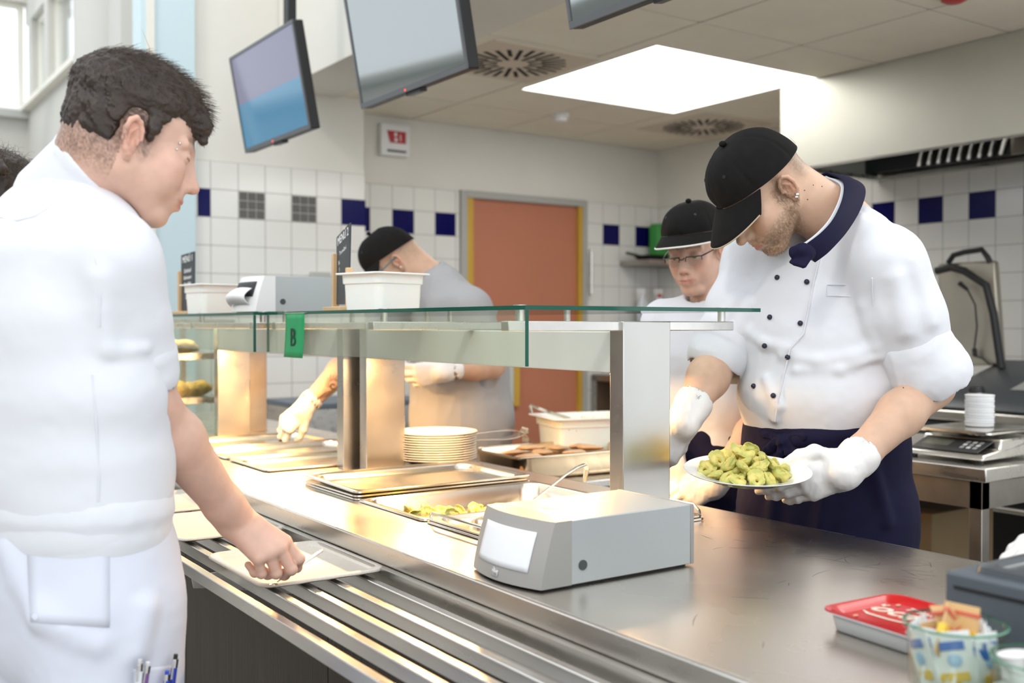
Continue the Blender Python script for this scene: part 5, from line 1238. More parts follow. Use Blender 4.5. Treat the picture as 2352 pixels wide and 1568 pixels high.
# ---- the customer: dark short hair, white polo and trousers, seen from behind his right shoulder
def customer():
    h = heading(-140); L = V3(-h[1], h[0], 0); B = at_depth(165, 1150, 1.68)
    off = V3(B[0], B[1], 0)
    Mh = hframe(heading(-118), 20, 0)
    ear = at_depth(300, 312, 1.60); t = ear - Mh @ V3(-.013, -.079, -.012)
    sh = at_depth(265, 590, 1.58); el = at_depth(332, 915, 1.66); wr = at_depth(536, 1188, 1.86)
    nb = at_depth(178, 455, 1.71)
    S = SDF(); add_head(S, Mh, t, nose=1.02, smile=.9)
    S.frame()
    S.cone(t + Mh @ V3(-.022, 0, -.045), nb, .057, .062, k=.03).cone(t + Mh @ V3(-.055, 0, -.02), nb + V3(0, 0, .0) - h * .01, .05, .06, k=.03)
    S.cone(nb, at_depth(165, 1150, 1.68), .06, .08, k=.03).cone(nb - V3(0, 0, .08), sh, .045, .045, k=.03)
    S.cone(sh, el, .050, .044, k=.02)
    mid = el * .68 + wr * .32
    S.cone(el, mid, .043, .046, k=.03).cone(mid, wr * .88 + el * .12, .046, .0325, k=.02).cone(wr * .88 + el * .12, wr, .0325, .0305, k=.02).cone(wr, wr + unit(wr - el) * .03 + V3(0, 0, 0), .0300, .026, k=.02)
    fa = unit(wr - el)
    hx = unit(_r * .80 - _u * .52 - _f * .22); hz = unit(_r * .42 + _u * .62 - _f * .62)
    hp = hand_pts(wr + fa * .012, hx, hz, 'R', ((28, 62, 35), (40, 72, 45), (52, 78, 50), (60, 80, 50)), spread=(4, 0, -3, -7), sc=1.0, thumb=[(.024, .026, -.012), (.054, .040, -.034), (.078, .034, -.058), (.094, .020, -.072)])
    add_hand(S, hp, fat=1.0)
    def fade(q, x, y, z, mix, V):
        # scalp shaded by the clipped hair at temples, sides and nape
        up = np.clip((z - (-.035 - .35 * np.clip(-x - .03, 0, .1))) / .05, 0, 1)
        side = np.clip((.030 + .45 * np.clip(z, 0, .1) - x) / .02, 0, 1)
        top = np.clip((z - (.062)) / .012, 0, 1)
        wgt = np.clip(np.maximum(up * side * np.clip((-x + .045) / .03, 0, 1), top), 0, 1)
        earr = np.clip(1.6 * np.exp(-((x + .015) / .026) ** 4 - ((z + .010) / .042) ** 4), 0, 1) * (np.abs(y) > .0745)
        sidebn = np.exp(-((x - .014) / .010) ** 2) * np.clip((z + .045) / .02, 0, 1) * (z < .08) * (np.abs(y) > .05)
        nape = (x < -.02)
        w2 = np.maximum(wgt * np.clip(.55 + .5 * vnoise(V, 300) + .5 * np.clip(z * 12 + .35, 0, 1), 0, 1), .8 * sidebn * np.clip(.6 + .5 * vnoise(V, 400), 0, 1)) * (1 - earr)
        w2 = np.maximum(w2, .85 * nape * np.clip((z + .088) / .035, 0, 1) * np.clip((.01 - z) / .02, 0, 1) * np.clip(.55 + .5 * vnoise(V, 420), 0, 1))
        mix((.035, .026, .02), np.clip(w2, 0, .95))
    body = sdf_obj('person', S, .0024, SKIN, off=off, color=skin_color(Mh, t, (.68, .425, .325), fade=fade, eyes='lash')); body.location = tuple(off)
    tag(body, 'person in white polo shirt and white trousers reaching over a tray, dark cropped hair', 'person')
    # hair: a close shell over the crown with loose strands on top
    H = SDF().frame(Mh, t)
    H.ell((-.020, 0, .020), (.0965, .0765, .088), k=.01).cut((0, 0, -.058), (.15, 0, -1), k=.006).cut((-.030, 0, 0), (1, 0, -.35), k=.006)
    H.ell((-.018, 0, .064), (.104, .082, .071), k=.012).ell((.030, 0, .066), (.060, .066, .044), k=.02).cone((.070, .03, .072), (.086, -.035, .060), .017, .016, k=.018).cone((.086, -.030, .058), (.096, -.036, .036), .010, .005, k=.008).cone((.088, -.005, .062), (.099, -.006, .042), .010, .005, k=.008)
    H.cone((.10, -.08, -.010), (.062, -.076, .030), .028, .024, k=.012, mode='s').cone((.12, .08, -.01), (.062, .076, .030), .028, .024, k=.012, mode='s')
    for y in (-1, 1): H.cone((-.013, y * .085, -.02), (-.012, y * .085, .012), .026, .026, k=.008, mode='s')
    H.cone((.014, -.070, .0), (.016, -.067, .03), .0085, .010, k=.008)
    QI = np.linalg.inv(Mh)
    def hd(P):
        q = (P - t) @ Mh; a = q * [22, 160, 60]; return .0032 * vnoise(a, 1.0) + .0022 * vnoise(q * [60, 300, 160], 1.0) + .0012 * vnoise(q, 420)
    H.disp = hd
    hair = sdf_obj('hair', H, .0020, HAIRM, body, off=off)
    V, _F = (lambda me: (np.array([v.co for v in me.vertices]), 0))(hair.data); V = V + off
    rs = np.random.RandomState(3); idx = rs.choice(len(V), min(7000, len(V)), False); root = V[idx]; q = (root - t) @ Mh
    nrm = q - V3(-.015, 0, .03); nrm /= np.linalg.norm(nrm, axis=1)[:, None]
    topw = np.clip((q[:, 2] - .05) / .05, 0, 1)[:, None]; frontw = np.clip((q[:, 0] + .02) / .08, 0, 1)[:, None]
    flow = topw * V3(.9, -.25, .0) + (1 - topw) * (V3(.35, 0, -1.0) * frontw + V3(-.15, 0, -1.0) * (1 - frontw)); d = flow + nrm * (.42 + .3 * topw)
    d /= np.linalg.norm(d, axis=1)[:, None]
    ln = (.005 + .016 * topw[:, 0] + .004 * frontw[:, 0] * topw[:, 0]) * rs.uniform(.6, 1.25, len(root))
    add_hair_curves('strands', hair, root - nrm @ Mh.T * .002, d @ Mh.T, ln, .00032, mat('hair_strand', (.060, .036, .022), .4), off, bend=(flow / np.linalg.norm(flow, axis=1)[:, None]) @ Mh.T)
    fl = [(t + Mh @ V3(-.02, -.01, .128), 0), ]
    MB().tube([t + Mh @ V3(-.02, -.005, .125), t + Mh @ V3(-.030, -.006, .150), t + Mh @ V3(-.050, -.006, .172)], [.0006, .0005, .0002], 5).build('stray_strand', mat('light_strand', (.5, .38, .22), .5), hair, off=off, smooth=True)
    # piercing
    for px, py in ((413, 329), (406, 343)):
        p = surf(S, px, py)
        if p is not None: MB().sphere(p, .0022, 10).build('piercing', METAL_S, body, off=off, smooth=True)
    # shirt
    X = L; C = SDF(); c0 = at_depth(165, 1165, 1.68)
    P_ = lambda px, py, d: at_depth(px, py, d)
    C.sec([(P_(168, 1185, 1.69), .190, .135, X), (P_(165, 1060, 1.69), .188, .138, X), (P_(160, 900, 1.68), .192, .135, X), (P_(145, 740, 1.68), .190, .132, X), (P_(135, 620, 1.68), .172, .118, X), (P_(145, 530, 1.69), .125, .09, X)], k=.03)
    C.cone(nb + V3(0, 0, -.05), sh + V3(0, 0, -.005), .062, .066, k=.05).cone(nb + V3(0, 0, -.02), P_(120, 600, 1.68) * 2 - sh + V3(0, 0, .02), .065, .066, k=.05)
    arm = el - sh
    C.cone(sh, sh + arm * .45, .068, .063, k=.012).cone(sh + arm * .45, sh + arm * .72, .063, .060, k=.008).cone(sh + arm * .70, sh + arm * .79, .060, .058, k=.006)
    C.cone(sh + arm * .74, sh + arm * .98, .050, .053, k=.006, mode='s')
    ls = P_(120, 600, 1.68) * 2 - sh; C.cone(ls, ls + V3(.05, 0, -.28), .075, .062, k=.03)
    # folds at the elbow end of the sleeve
    for a, b in (((250, 812), (330, 800)),):
        pa, pb = surf(C, *a), surf(C, *b)
        if pa is not None and pb is not None: C.cone(pa + _f * .0045, pb + _f * .0035, .007, .005, k=.014)
    for a, b in (((228, 640), (240, 790)),):
        pa, pb = surf(C, *a), surf(C, *b)
        if pa is not None and pb is not None: C.cone(pa + _f * .0075, pb + _f * .006, .010, .007, k=.026)
    C.cone(nb - V3(0, 0, .05), nb + (t - nb) * .6 - h * .02, .058, .060, k=.01, mode='s')
    C.disp = lambda P: .0022 * vnoise(P, 6) + .0055 * np.clip((1.24 - P[..., 2]) / .16, 0, 1) * vnoise(P * [.35, .35, 2.0], 11) + .0022 * vnoise(P * [.6, .6, 1.6] + 3, 12) + .0005 * vnoise(P, 60)
    shirt = sdf_obj('polo_shirt', C, .0042, COTTON, body, off=off)
    CU = SDF().cone(sh + arm * .71, sh + arm * .80, .0640, .0615, k=.004).cone(sh + arm * .60, sh + arm * .95, .051, .053, k=.003, mode='s'); CU.disp = folds(.0012, 14, b=.0008)
    sdf_obj('sleeve_hem', CU, .0032, COTTON, shirt, off=off)
    SMs = lambda pts: [q_ for q_ in (surf(C, *p_) for p_ in pts) if q_ is not None]
    for nm, pts_ in (('side_seam', ((212, 860), (218, 930), (224, 1010), (228, 1090), (226, 1150))), ('armhole_seam', ((176, 470), (205, 530), (222, 600), (230, 680), (228, 750))), ('yoke_seam', ((0, 498), (40, 506), (80, 496), (110, 478)))):
        q_ = SMs(pts_)
        if len(q_) > 2: MB().tube([p_ + TC * .0004 for p_ in q_], .0013, 6).build(nm, COTTON, shirt, off=off, smooth=True)
    # rib hem
    Hm = SDF().sec([(P_(168, 1165, 1.69), .196, .141, X), (P_(168, 1195, 1.69), .190, .135, X)], k=.01); Hm.disp = folds(.0008, 8, b=.0003)
    sdf_obj('shirt_hem', Hm, .0045, COTTON, shirt, off=off)
    # collar
    K = SDF(); ca = nb + (t - nb) * .10 + V3(0, 0, .0); ax = unit(t + Mh @ V3(-.03, 0, -.02) - nb)
    cb = ca + ax * .060
    K.cone(ca - ax * .03, cb, .096, .078, k=.01).cone(ca - ax * .08, cb + ax * .10, .074, .064, k=.006, mode='s')
    cutn = unit(ax + h * .42); K.cut(cb + ax * .012 - h * .03, cutn, k=.006); K.disp = folds(.002, 12, b=.001)
    K2 = K
    sdf_obj('collar', K2, .0032, COTTON, shirt, off=off)
    # trousers
    T = SDF()
    hipc = P_(175, 1290, 1.70)
    T.sec([(P_(168, 1150, 1.69), .175, .125, X), (hipc, .190, .140, X), (P_(180, 1400, 1.70), .190, .140, X)], k=.03)
    fl_ = lambda s, z, f=0.0: V3(*(hipc + L * s + h * f)[:2], z)
    T.sec([(fl_(-.105, .88), .100, .118, X), (fl_(-.115, .66), .092, .112, X), (fl_(-.11, .45, .01), .078, .092, X), (fl_(-.11, .08), .072, .085, X)], k=.03)
    T.sec([(fl_(.10, .88), .095, .118, X), (fl_(.14, .62, -.05), .09, .105, X), (fl_(.16, .45, -.10), .078, .09, X), (fl_(.17, .08, -.14), .07, .085, X)], k=.03)
    for a, b in (((20, 1260), (90, 1420)), ((90, 1420), (220, 1480)), ((330, 1400), (310, 1500)), ((130, 1180), (250, 1190))):
        pa, pb = surf(T, *a), surf(T, *b)
        if pa is not None and pb is not None: T.cone(pa + _f * .007, pb + _f * .005, .010, .007, k=.028)
    T.disp = folds(.0028, 6, (1, 1, .5), .0012)
    tr_ = sdf_obj('trousers', T, .0050, TROUS, body, off=off)
    # back pocket stitched on
    def patch(name, poly, m, par, lift=.002, n=9, SD=T):
        pts = [[surf(SD, *(np.array(poly[0]) * (1 - u) * (1 - v) + np.array(poly[1]) * u * (1 - v) + np.array(poly[2]) * u * v + np.array(poly[3]) * (1 - u) * v)) for u in np.linspace(0, 1, n)] for v in np.linspace(0, 1, n)]
        if any(p is None for r in pts for p in r): return None
        mb = MB(); mb.add([p + TC * lift * .4 for r in pts for p in r], [(j * n + i, j * n + i + 1, (j + 1) * n + i + 1, (j + 1) * n + i) for j in range(n - 1) for i in range(n - 1)])
        return mb.build(name, m, par, off=off, smooth=True, solid=.0009)
    patch('back_pocket', ((62, 1243), (252, 1250), (252, 1440), (70, 1428)), TROUS, tr_)
    patch('pocket_hem', ((60, 1240), (254, 1248), (254, 1274), (61, 1268)), TROUS, tr_, .0035)
    patch('thigh_pocket', ((308, 1535), (402, 1525), (402, 1600), (308, 1600)), TROUS, tr_, .008)
    for s, f in ((-.11, .04), (.17, -.10)):
        p = fl_(s, .0, f); MB().rrect([(.048, .125, .045, .0), (.05, .13, .046, .02), (.046, .12, .044, .06), (.036, .07, .034, .10)], 6).xf(np.stack([np.cross(h, V3(0, 0, 1)), h, V3(0, 0, 1)], 1), p).build('shoe', WHITE_PL, body, off=off, smooth=True)
    # pens in the thigh pocket
    for i, (px, py, tx, ty, col, cl, lab) in enumerate(((322, 1514, 316, 1600, (.75, .77, .8), (.6, .6, .62), 'silver pen with a grey clip in the thigh pocket of the white trousers'), (340, 1520, 328, 1600, (.20, .10, .30), (.7, .7, .72), 'violet capped pen in the thigh pocket of the white trousers'),
                                               (384, 1540, 378, 1610, (.03, .08, .50), (.03, .08, .5), 'blue pen in the thigh pocket of the white trousers'), (404, 1502, 392, 1600, (.03, .05, .35), (.02, .02, .02), 'pen with black push button and blue grip in the white thigh pocket'))):
        pa, pb = at_depth(px, py, 1.50), at_depth(tx, ty, 1.50)
        q = surf(T, px - 14, py); dd = (q - CAM) @ _f - .012 if q is not None else 1.5; pa, pb = at_depth(px, py, dd), at_depth(tx, ty, dd)
        pn = thing('pen', lab, 'pen', tuple(pb)); e = unit(pa - pb); Ln = np.linalg.norm(pa - pb)
        MB().tube([V3(0, 0, 0), e * Ln * .72], .0048, 12).build('barrel', mat('pen_%d' % i, col, .3), pn, smooth=True); MB().tube([e * Ln * .70, e * Ln * .9], .005, 12).build('collar', METAL_S, pn, smooth=True)
        MB().tube([e * Ln * .9, e * Ln], .0034, 10).build('push_button', mat('pen_b%d' % i, cl, .3), pn, smooth=True); MB().tube([e * Ln * .88 + TC * .006, e * Ln * .45 + TC * .007], .0016, 6).build('clip', METAL_S, pn, smooth=True)
    # spoon held between the fingers
    a = hp[1][0][2] + hz * -.006; e = unit(_r * .62 + _u * .42 + _f * .30)
    sp = thing('spoon', 'steel spoon handle held in the bare hand over the tray', 'spoon', tuple(a))
    MB().tube([-e * .04, -e * .02, e * .020, e * .042, e * .056, e * .060], [.003, .004, .0050, .0080, .0075, .003], 10, flat=.45).build('handle', STEEL_PAN, sp, smooth=True)
    MB().sphere(-e * .046, .008, 14, (1.2, .9, .3)).build('bowl', STEEL_PAN, sp, smooth=True)
customer()

# ---- shared upper-body helper for the kitchen staff
def legs(T, c, L, h, top, r=.085):
    for s in (-.095, .095):
        q = lambda z, f=0: V3(*(c + L * s + h * f)[:2], z)
        T.sec([(q(top), .09, .10, L), (q(.5), .075, .08, L), (q(.07), .06, .07, L)], k=.03).cone(q(.05), q(.04, .14), .05, .04, k=.03)

# ---- the chef: double-breasted jacket, navy neckerchief and apron, holding out the plate
def chef():
    h = heading(40); L = V3(-h[1], h[0], 0); ctr = at_depth(1893, 800, 2.44); off = V3(ctr[0], ctr[1], 0)
    Mh = hframe(heading(76), 49, 4); ear = at_depth(1812, 430, 2.27); t = ear - Mh @ V3(-.013, .082, -.012)
    P_ = at_depth; nb = P_(1935, 520, 2.42)
    shl = P_(2036, 606, 2.27); ell_ = P_(2132, 885, 2.27); wrl = P_(1958, 1062, 2.15)
    shr = P_(1735, 600, 2.56); elr = P_(1655, 815, 2.50); wrr = P_(1580, 950, 2.36)
    S = SDF(); add_head(S, Mh, t, 1.03, nose=1.10, chin=1.0)
    S.frame().cone(t + Mh @ V3(-.03, 0, -.04), nb, .058, .064, k=.03).cone(t + Mh @ V3(-.06, 0, -.01), nb - h * .02, .050, .062, k=.03)
    S.cone(nb, P_(1893, 950, 2.44), .060, .09, k=.03).cone(nb - V3(0, 0, .12), shl - V3(0, 0, .02), .035, .045, k=.03).cone(nb - V3(0, 0, .12), shr - V3(0, 0, .02), .035, .045, k=.03)
    S.cone(shl, ell_, .052, .047, k=.02); m = ell_ * .62 + wrl * .38
    S.cone(ell_, m, .047, .047, k=.03).cone(m, wrl * .88 + ell_ * .12, .047, .034, k=.02).cone(wrl * .88 + ell_ * .12, wrl * .95 + ell_ * .05, .034, .031, k=.02).ell(ell_ + V3(.012, -.012, .0), (.035, .035, .035), k=.02)
    S.cone(shr, elr, .052, .047, k=.02); m = elr * .6 + wrr * .4
    S.cone(elr, m, .047, .048, k=.03).cone(m, wrr * .93 + elr * .07, .048, .031, k=.02)
    def hairline(q, x, y, z, mix, V):
        wgt = np.exp(-((x + .012 - .010) / .013) ** 2) * np.exp(-((z - .018) / .030) ** 2) * (np.abs(y) > .055) + np.clip((-.045 - x) / .02, 0, 1) * np.clip((z + .045) / .03, 0, 1)
        mix((.17, .12, .075), np.clip(.75 * wgt, 0, .85) * np.clip(.7 + .5 * vnoise(V, 380), 0, 1))
    body = sdf_obj('person', S, .0027, SKIN, off=off, color=skin_color(Mh, t, (.64, .41, .285), stubble=.75, fade=hairline, brow=(.25, .17, .1), sc=1.03)); body.location = tuple(off)
    tag(body, 'person in white double-breasted jacket and black cap holding out a plate of tortellini', 'person')
    rs = np.random.RandomState(8)
    V = np.array([v.co for v in body.data.vertices]) + off; q = ((V - t) @ Mh) / 1.03; x, y, z = q.T
    near = (np.abs(q) < .14).all(1)
    be = near & (((z < -.050) & (x > .0) & (z > -.125) & (x < .098)) | ((np.abs(x - .006) < .014) & (z < .01) & (z > -.06) & (np.abs(y) > .056))) & ~((np.abs(y) < .026) & (np.abs(z + .071) < .010) & (x > .085)) & ~((x > .03) & (x < .10) & (z > -.060) & (np.abs(y) > .02))
    idx = rs.choice(np.nonzero(be)[0], min(2600, be.sum()), False); root = V[idx]; n = q[idx] - V3(.02, 0, -.03); n /= np.linalg.norm(n, axis=1)[:, None]; d = n * .5 + V3(.2, 0, -.8); d /= np.linalg.norm(d, axis=1)[:, None]
    add_hair_curves('beard', body, root, d @ Mh.T, rs.uniform(.003, .0075, len(idx)), .00022, mat('beard_hair', (.24, .15, .08), .5), off, bend=Mh @ V3(.1, 0, -1), nseg=3)
    add_cap(body, off, Mh, t, 1.04, piping=(.50, .38, .25), droop=.62, length=.072, tagc=True)
    for k in range(2):
        p = ear + Mh @ V3(-.012 + .004 * k, .010, -.030 + .006 * k) ; pp_ = surf(S, 1829 + 2 * k, 452 - 6 * k)
        if pp_ is not None: MB().tube([pp_ - _r * .003, pp_ + _r * .003], .0028, 10).build('ear_stud', METAL_S, body, off=off, smooth=True)
    for px, py in ((1868, 425), (1888, 428), (1855, 458), (1848, 437), (2005, 930), (2075, 890)):
        p = surf(S, px, py)
        if p is not None: MB().sphere(p, .0014, 8).build('mole', mat('mole_brown', (.12, .05, .03), .6), body, off=off, smooth=True)
    # jacket
    C = SDF(); X = L
    C.sec([(P_(1893, 985, 2.45), .182, .150, X), (P_(1885, 900, 2.44), .188, .160, X), (P_(1890, 790, 2.44), .186, .152, X), (P_(1895, 690, 2.44), .186, .138, X), (P_(1900, 610, 2.44), .180, .120, X), (P_(1918, 545, 2.43), .130, .090, X)], k=.03)
    C.cone(nb + V3(0, 0, -.030), (nb + shl) / 2 + V3(0, 0, .012), .060, .058, k=.03).cone(nb + V3(0, 0, -.05), shl, .065, .074, k=.05).cone(nb + V3(0, 0, -.05), shr, .065, .074, k=.05)
    al = ell_ - shl; C.cone(shl, shl + al * .40, .080, .082, k=.04).cone(shl + al * .40, shl + al * .80, .082, .074, k=.03)
    ca, cb = shl + al * .72 + V3(0, 0, .0), shl + al * .97; cd = unit(al + _r * .06)
    C.cone(ca, ca + cd * .050, .076, .078, k=.004); C.cone(ca + cd * .045, ca + cd * .14, .064, .070, k=.008, mode='s')
    ar = elr - shr; C.cone(shr, shr + ar * .5, .078, .072, k=.04).cone(shr + ar * .5, shr + ar * .85, .072, .066, k=.03).cone(shr + ar * .78, shr + ar * 1.0, .068, .070, k=.008).cone(shr + ar * .95, shr + ar * 1.4, .055, .06, k=.006, mode='s')
    C.cone(nb - V3(0, 0, .08), nb + (t - nb) * .8, .058, .064, k=.01, mode='s')
    def ridge(pts, r, k, mode='u'):
        ps = [surf(C, *p) for p in pts]
        for a, b in zip(ps, ps[1:]):
            if a is not None and b is not None and np.linalg.norm(a - b) < .25: C.cone(a + _f * r * .55, b + _f * r * .55, r, r, k=k, mode=mode)
    ridge(((2030, 790), (1960, 820), (1880, 830), (1800, 815)), .006, .022); ridge(((2030, 815), (1930, 850), (1830, 850)), .005, .018);  ridge(((1985, 640), (1990, 700), (2015, 790)), .006, .02)
    ridge(((1720, 760), (1760, 790), (1820, 800)), .006, .02); ridge(((2060, 640), (2085, 760)), .007, .03); ridge(((2100, 600), (2140, 740)), .006, .025);
    ridge(((1690, 690), (1660, 745)), .007, .02); ridge(((1725, 700), (1690, 770)), .006, .02); ridge(((1900, 470), (1975, 500)), .006, .02); ridge(((1760, 870), (1790, 930), (1780, 960)), .005, .02)
    ridge(((1884, 585), (1868, 650), (1855, 720), (1846, 765), (1815, 800), (1800, 860), (1786, 920), (1780, 968)), .0022, .006)
    C.disp = lambda P: .0024 * vnoise(P, 7) + .0030 * vnoise(P * [.5, .5, 1.8] + 2, 10) + .0020 * (np.abs(vnoise(P * [1.4, 1.4, .5] + 4.3, 14)) - .4) + .0005 * vnoise(P, 70)
    jk = sdf_obj('chef_jacket', C, .0040, JACKET, body, off=off)
    CU = SDF().cone(ca + cd * .004, ca + cd * .054, .0835, .0885, k=.004).cone(ca - cd * .03, ca + cd * .12, .070, .074, k=.004, mode='s'); CU.disp = folds(.0035, 13, b=.0022)
    sdf_obj('rolled_cuff', CU, .0036, JACKET, jk, off=off)
    CU = SDF().cone(shr + ar * .80, shr + ar * 1.0, .076, .080, k=.004).cone(shr + ar * .6, shr + ar * 1.3, .062, .066, k=.004, mode='s'); CU.disp = folds(.0035, 13, b=.0022)
    sdf_obj('rolled_cuff', CU, .0036, JACKET, jk, off=off)
    SM = lambda pts: [q for q in (surf(C, *p) for p in pts) if q is not None]
    seam = SM(((1884, 585), (1868, 650), (1855, 720), (1846, 765), (1815, 800), (1800, 860), (1786, 920), (1780, 968)))
    MB().tube([p + TC * .001 for p in seam], .0018, 6).build('placket_edge', JACKET, jk, off=off, smooth=True)
    pk = SM(((1900, 654), (1940, 653), (1984, 655), (1985, 681), (1940, 680), (1899, 679), (1900, 654)))
    MB().tube([p + TC * .0005 for p in pk], .0012, 6).build('pocket_seam', JACKET, jk, off=off, smooth=True)
    sl_ = SM(((1995, 575), (2003, 640), (2005, 700), (2022, 760)))
    MB().tube([p + TC * .0005 for p in sl_], .0015, 6).build('sleeve_seam', JACKET, jk, off=off, smooth=True)
    BTN = mat('navy_button', (.010, .010, .03), .15)
    for px, py in ((1784, 637), (1767, 728), (1755, 794), (1730, 886), (1889, 559), (1852, 647), (1837, 742), (1808, 820), (1775, 908)):
        p = surf(C, px, py)
        if p is not None: MB().sphere(p + TC * .003, .0062, 14, (1, 1, 1)).build('button', BTN, jk, off=off, smooth=True)
    # stand collar and neckerchief
    K = SDF(); ax = unit(t + Mh @ V3(-.04, 0, -.02) - nb)
    def spl(pts, n=6):
        pts = [pts[0]] + list(pts) + [pts[-1]]; out = []
        for i in range(1, len(pts) - 2):
            p0, p1, p2, p3 = pts[i - 1:i + 3]
            for u in np.linspace(0, 1, n, endpoint=False): out.append(.5 * (2 * p1 + (p2 - p0) * u + (2 * p0 - 5 * p1 + 4 * p2 - p3) * u * u + (3 * p1 - p0 - 3 * p2 + p3) * u ** 3))
        return out + [pts[-2]]
    def band(name, path, hw, th, mt, par, inward=0.0, down=0.0, lean=.45):
        R = []
        ring_c = nb + ax * .03
        for i, p in enumerate(path):
            tn = unit(path[min(i + 1, len(path) - 1)] - path[max(i - 1, 0)]); o_ = p - ring_c; o_ = unit(o_ - ax * (o_ @ ax)); o_ = unit(o_ - tn * (o_ @ tn)); wv = unit(np.cross(tn, o_)); wv = wv if wv @ ax > 0 else -wv
            wv = unit(wv + o_ * -lean * .3); c = p - o_ * inward - wv * down; k = hw * (.75 + .25 * math.sin(math.pi * min(1, i / len(path) + .25)))
            R.append([c - wv * k - o_ * th + o_ * .004, c - wv * k + o_ * (th + .004), c + o_ * (th + .005), c + wv * k + o_ * th * .6, c + wv * (k + th * .5), c + wv * k - o_ * th * .6, c - o_ * th])
        return MB().rings(R).build(name, mt, par, off=off, smooth=True, auto=50)
    N1 = spl([P_(*p) for p in ((1868, 470, 2.52), (1888, 424, 2.50), (1925, 408, 2.47), (1958, 424, 2.38), (1955, 462, 2.29), (1928, 515, 2.20), (1892, 556, 2.155), (1858, 582, 2.150))])
    nk = band('neckerchief', N1, .027, .004, NAVY, body)
    band('stand_collar', N1, .027, .003, JACKET, jk, inward=.011, down=.002)
    K = SDF(); K.ell(P_(1852, 580, 2.140), (.021, .018, .017), k=.008)
    K.sec([(P_(1852, 584, 2.135), .016, .008, X), (P_(1832, 607, 2.130), .022, .005, X)], k=.006).sec([(P_(1846, 574, 2.140), .015, .008, V3(0, 0, 1)), (P_(1818, 580, 2.14), .011, .005, V3(0, 0, 1))], k=.005)
    K.disp = folds(.0016, 40, b=.0012)
    sdf_obj('knot', K, .0022, NAVY, nk, off=off)
    # apron
    A = SDF(); A.sec([(P_(1885, 955, 2.445), .176, .148, X), (P_(1892, 1020, 2.45), .188, .158, X), (P_(1895, 1180, 2.45), .205, .165, X), (P_(1900, 1400, 2.45), .215, .17, X), (V3(*P_(1900, 1400, 2.45)[:2], .42), .22, .175, X)], k=.03)
    for a, b in (((1790, 1060), (1770, 1220)), ((1850, 1010), (1960, 1000)), ((1900, 1120), (1880, 1230)), ((2000, 1060), (2040, 1200)), ((1830, 1010), (1990, 985))):
        pa, pb = surf(A, *a), surf(A, *b)
        if pa is not None and pb is not None: A.cone(pa, pb, .008, .006, k=.025)
    A.disp = folds(.0045, 7, (1, 1, .4), .002)
    ap = sdf_obj('apron', A, .0052, NAVY, body, off=off)
    Bw = SDF()
    def rib(pts, w, th, lift):
        ps = [surf(A, px, py) for px, py in pts]; ps = [p + TC * lift for p in ps if p is not None]
        for a, b in zip(ps, ps[1:]): Bw.sec([(a, w, th, unit(np.cross(unit(b - a), TC))), (b, w, th, unit(np.cross(unit(b - a), TC)))], k=.006)
    rib(((1745, 992), (1790, 1006), (1850, 1004)), .010, .004, .004); rib(((1792, 1008), (1765, 1030), (1745, 1060)), .012, .005, .008); rib(((1796, 1010), (1790, 1040), (1775, 1075)), .009, .004, .010); rib(((1800, 1010), (1812, 1040), (1808, 1080)), .010, .004, .010); rib(((1804, 1008), (1825, 1035), (1835, 1075)), .007, .004, .009)
    p = surf(A, 1796, 1010); Bw.ell(p + TC * .008, (.014, .014, .012), k=.008); Bw.disp = folds(.0015, 40)
    sdf_obj('apron_bow', Bw, .0026, NAVY, ap, off=off)
    T = SDF(); legs(T, P_(1900, 1300, 2.45), L, h, .85); sdf_obj('trousers', T, .010, BLACK, body, off=off)
    # gloves
    G = SDF(); fa = unit(wrl - ell_)
    hx = unit(IL * .95 - _u * .27 + _f * .10); hz = unit(TC * .90 + _u * .10 + _r * .12)
    hp = hand_pts(wrl + fa * .014 - _u * .006, hx, hz, 'L', ((8, 18, 10), (10, 20, 12), (14, 24, 14), (20, 28, 16)), spread=(-6, -5, -4, -3), sc=1.04, thumb=[(.022, .030, .002), (.054, .050, .003), (.084, .052, .0), (.112, .045, -.004)])
    add_hand(G, hp, 1.04, 1.12); G.cone(hp[2][1], hp[0][0], .012, .011, k=.014)
    G.cone(wrl - fa * .020, wrl + fa * .035, .0415, .038, k=.012).cone(wrl - fa * .026, wrl - fa * .016, .043, .0425, k=.004).cone(wrl - fa * .06, wrl - fa * .018, .0385, .0385, k=.004, mode='s')
    G.disp = lambda P: .0010 * vnoise(P, 55) + .0010 * np.abs(vnoise(P * [1, 1, .5], 110))
    sdf_obj('glove', G, .0021, GLOVE, body, off=off)
    G = SDF(); fa = unit(wrr - elr)
    hx = unit(IL * .55 - _u * .82 + TC * .15); hz = unit(_r * .40 - _u * .10 + TC * .85)
    hp = hand_pts(wrr + fa * .012, hx, hz, 'R', ((35, 60, 40), (40, 65, 40), (45, 65, 40), (50, 65, 40)), sc=1.05)
    add_hand(G, hp, 1.05, 1.12)
    G.cone(wrr - fa * .03, wrr + fa * .035, .0425, .038, k=.012).cone(wrr - fa * .036, wrr - fa * .026, .044, .043, k=.004).cone(wrr - fa * .07, wrr - fa * .028, .039, .039, k=.004, mode='s')
    G.disp = lambda P: .0012 * vnoise(P, 55) + .0012 * np.abs(vnoise(P * [1, 1, .5], 110))
    sdf_obj('glove', G, .0024, GLOVE, body, off=off)
    # serving spoon in that hand, hidden in part by the post
    a = hp[1][1][2]; sp = thing('serving_spoon', 'steel spoon in the gloved hand beside the near gantry post', 'spoon', tuple(a)); e = unit(IL * .45 - _u * .70 + TC * .3)
    MB().tube([-e * .06, e * .04, e * .14], .005, 10, flat=.5).build('handle', STEEL_PAN, sp, smooth=True); MB().sphere(e * .165, .03, 16, (1, .8, .35)).build('bowl', STEEL_PAN, sp, smooth=True)
chef()

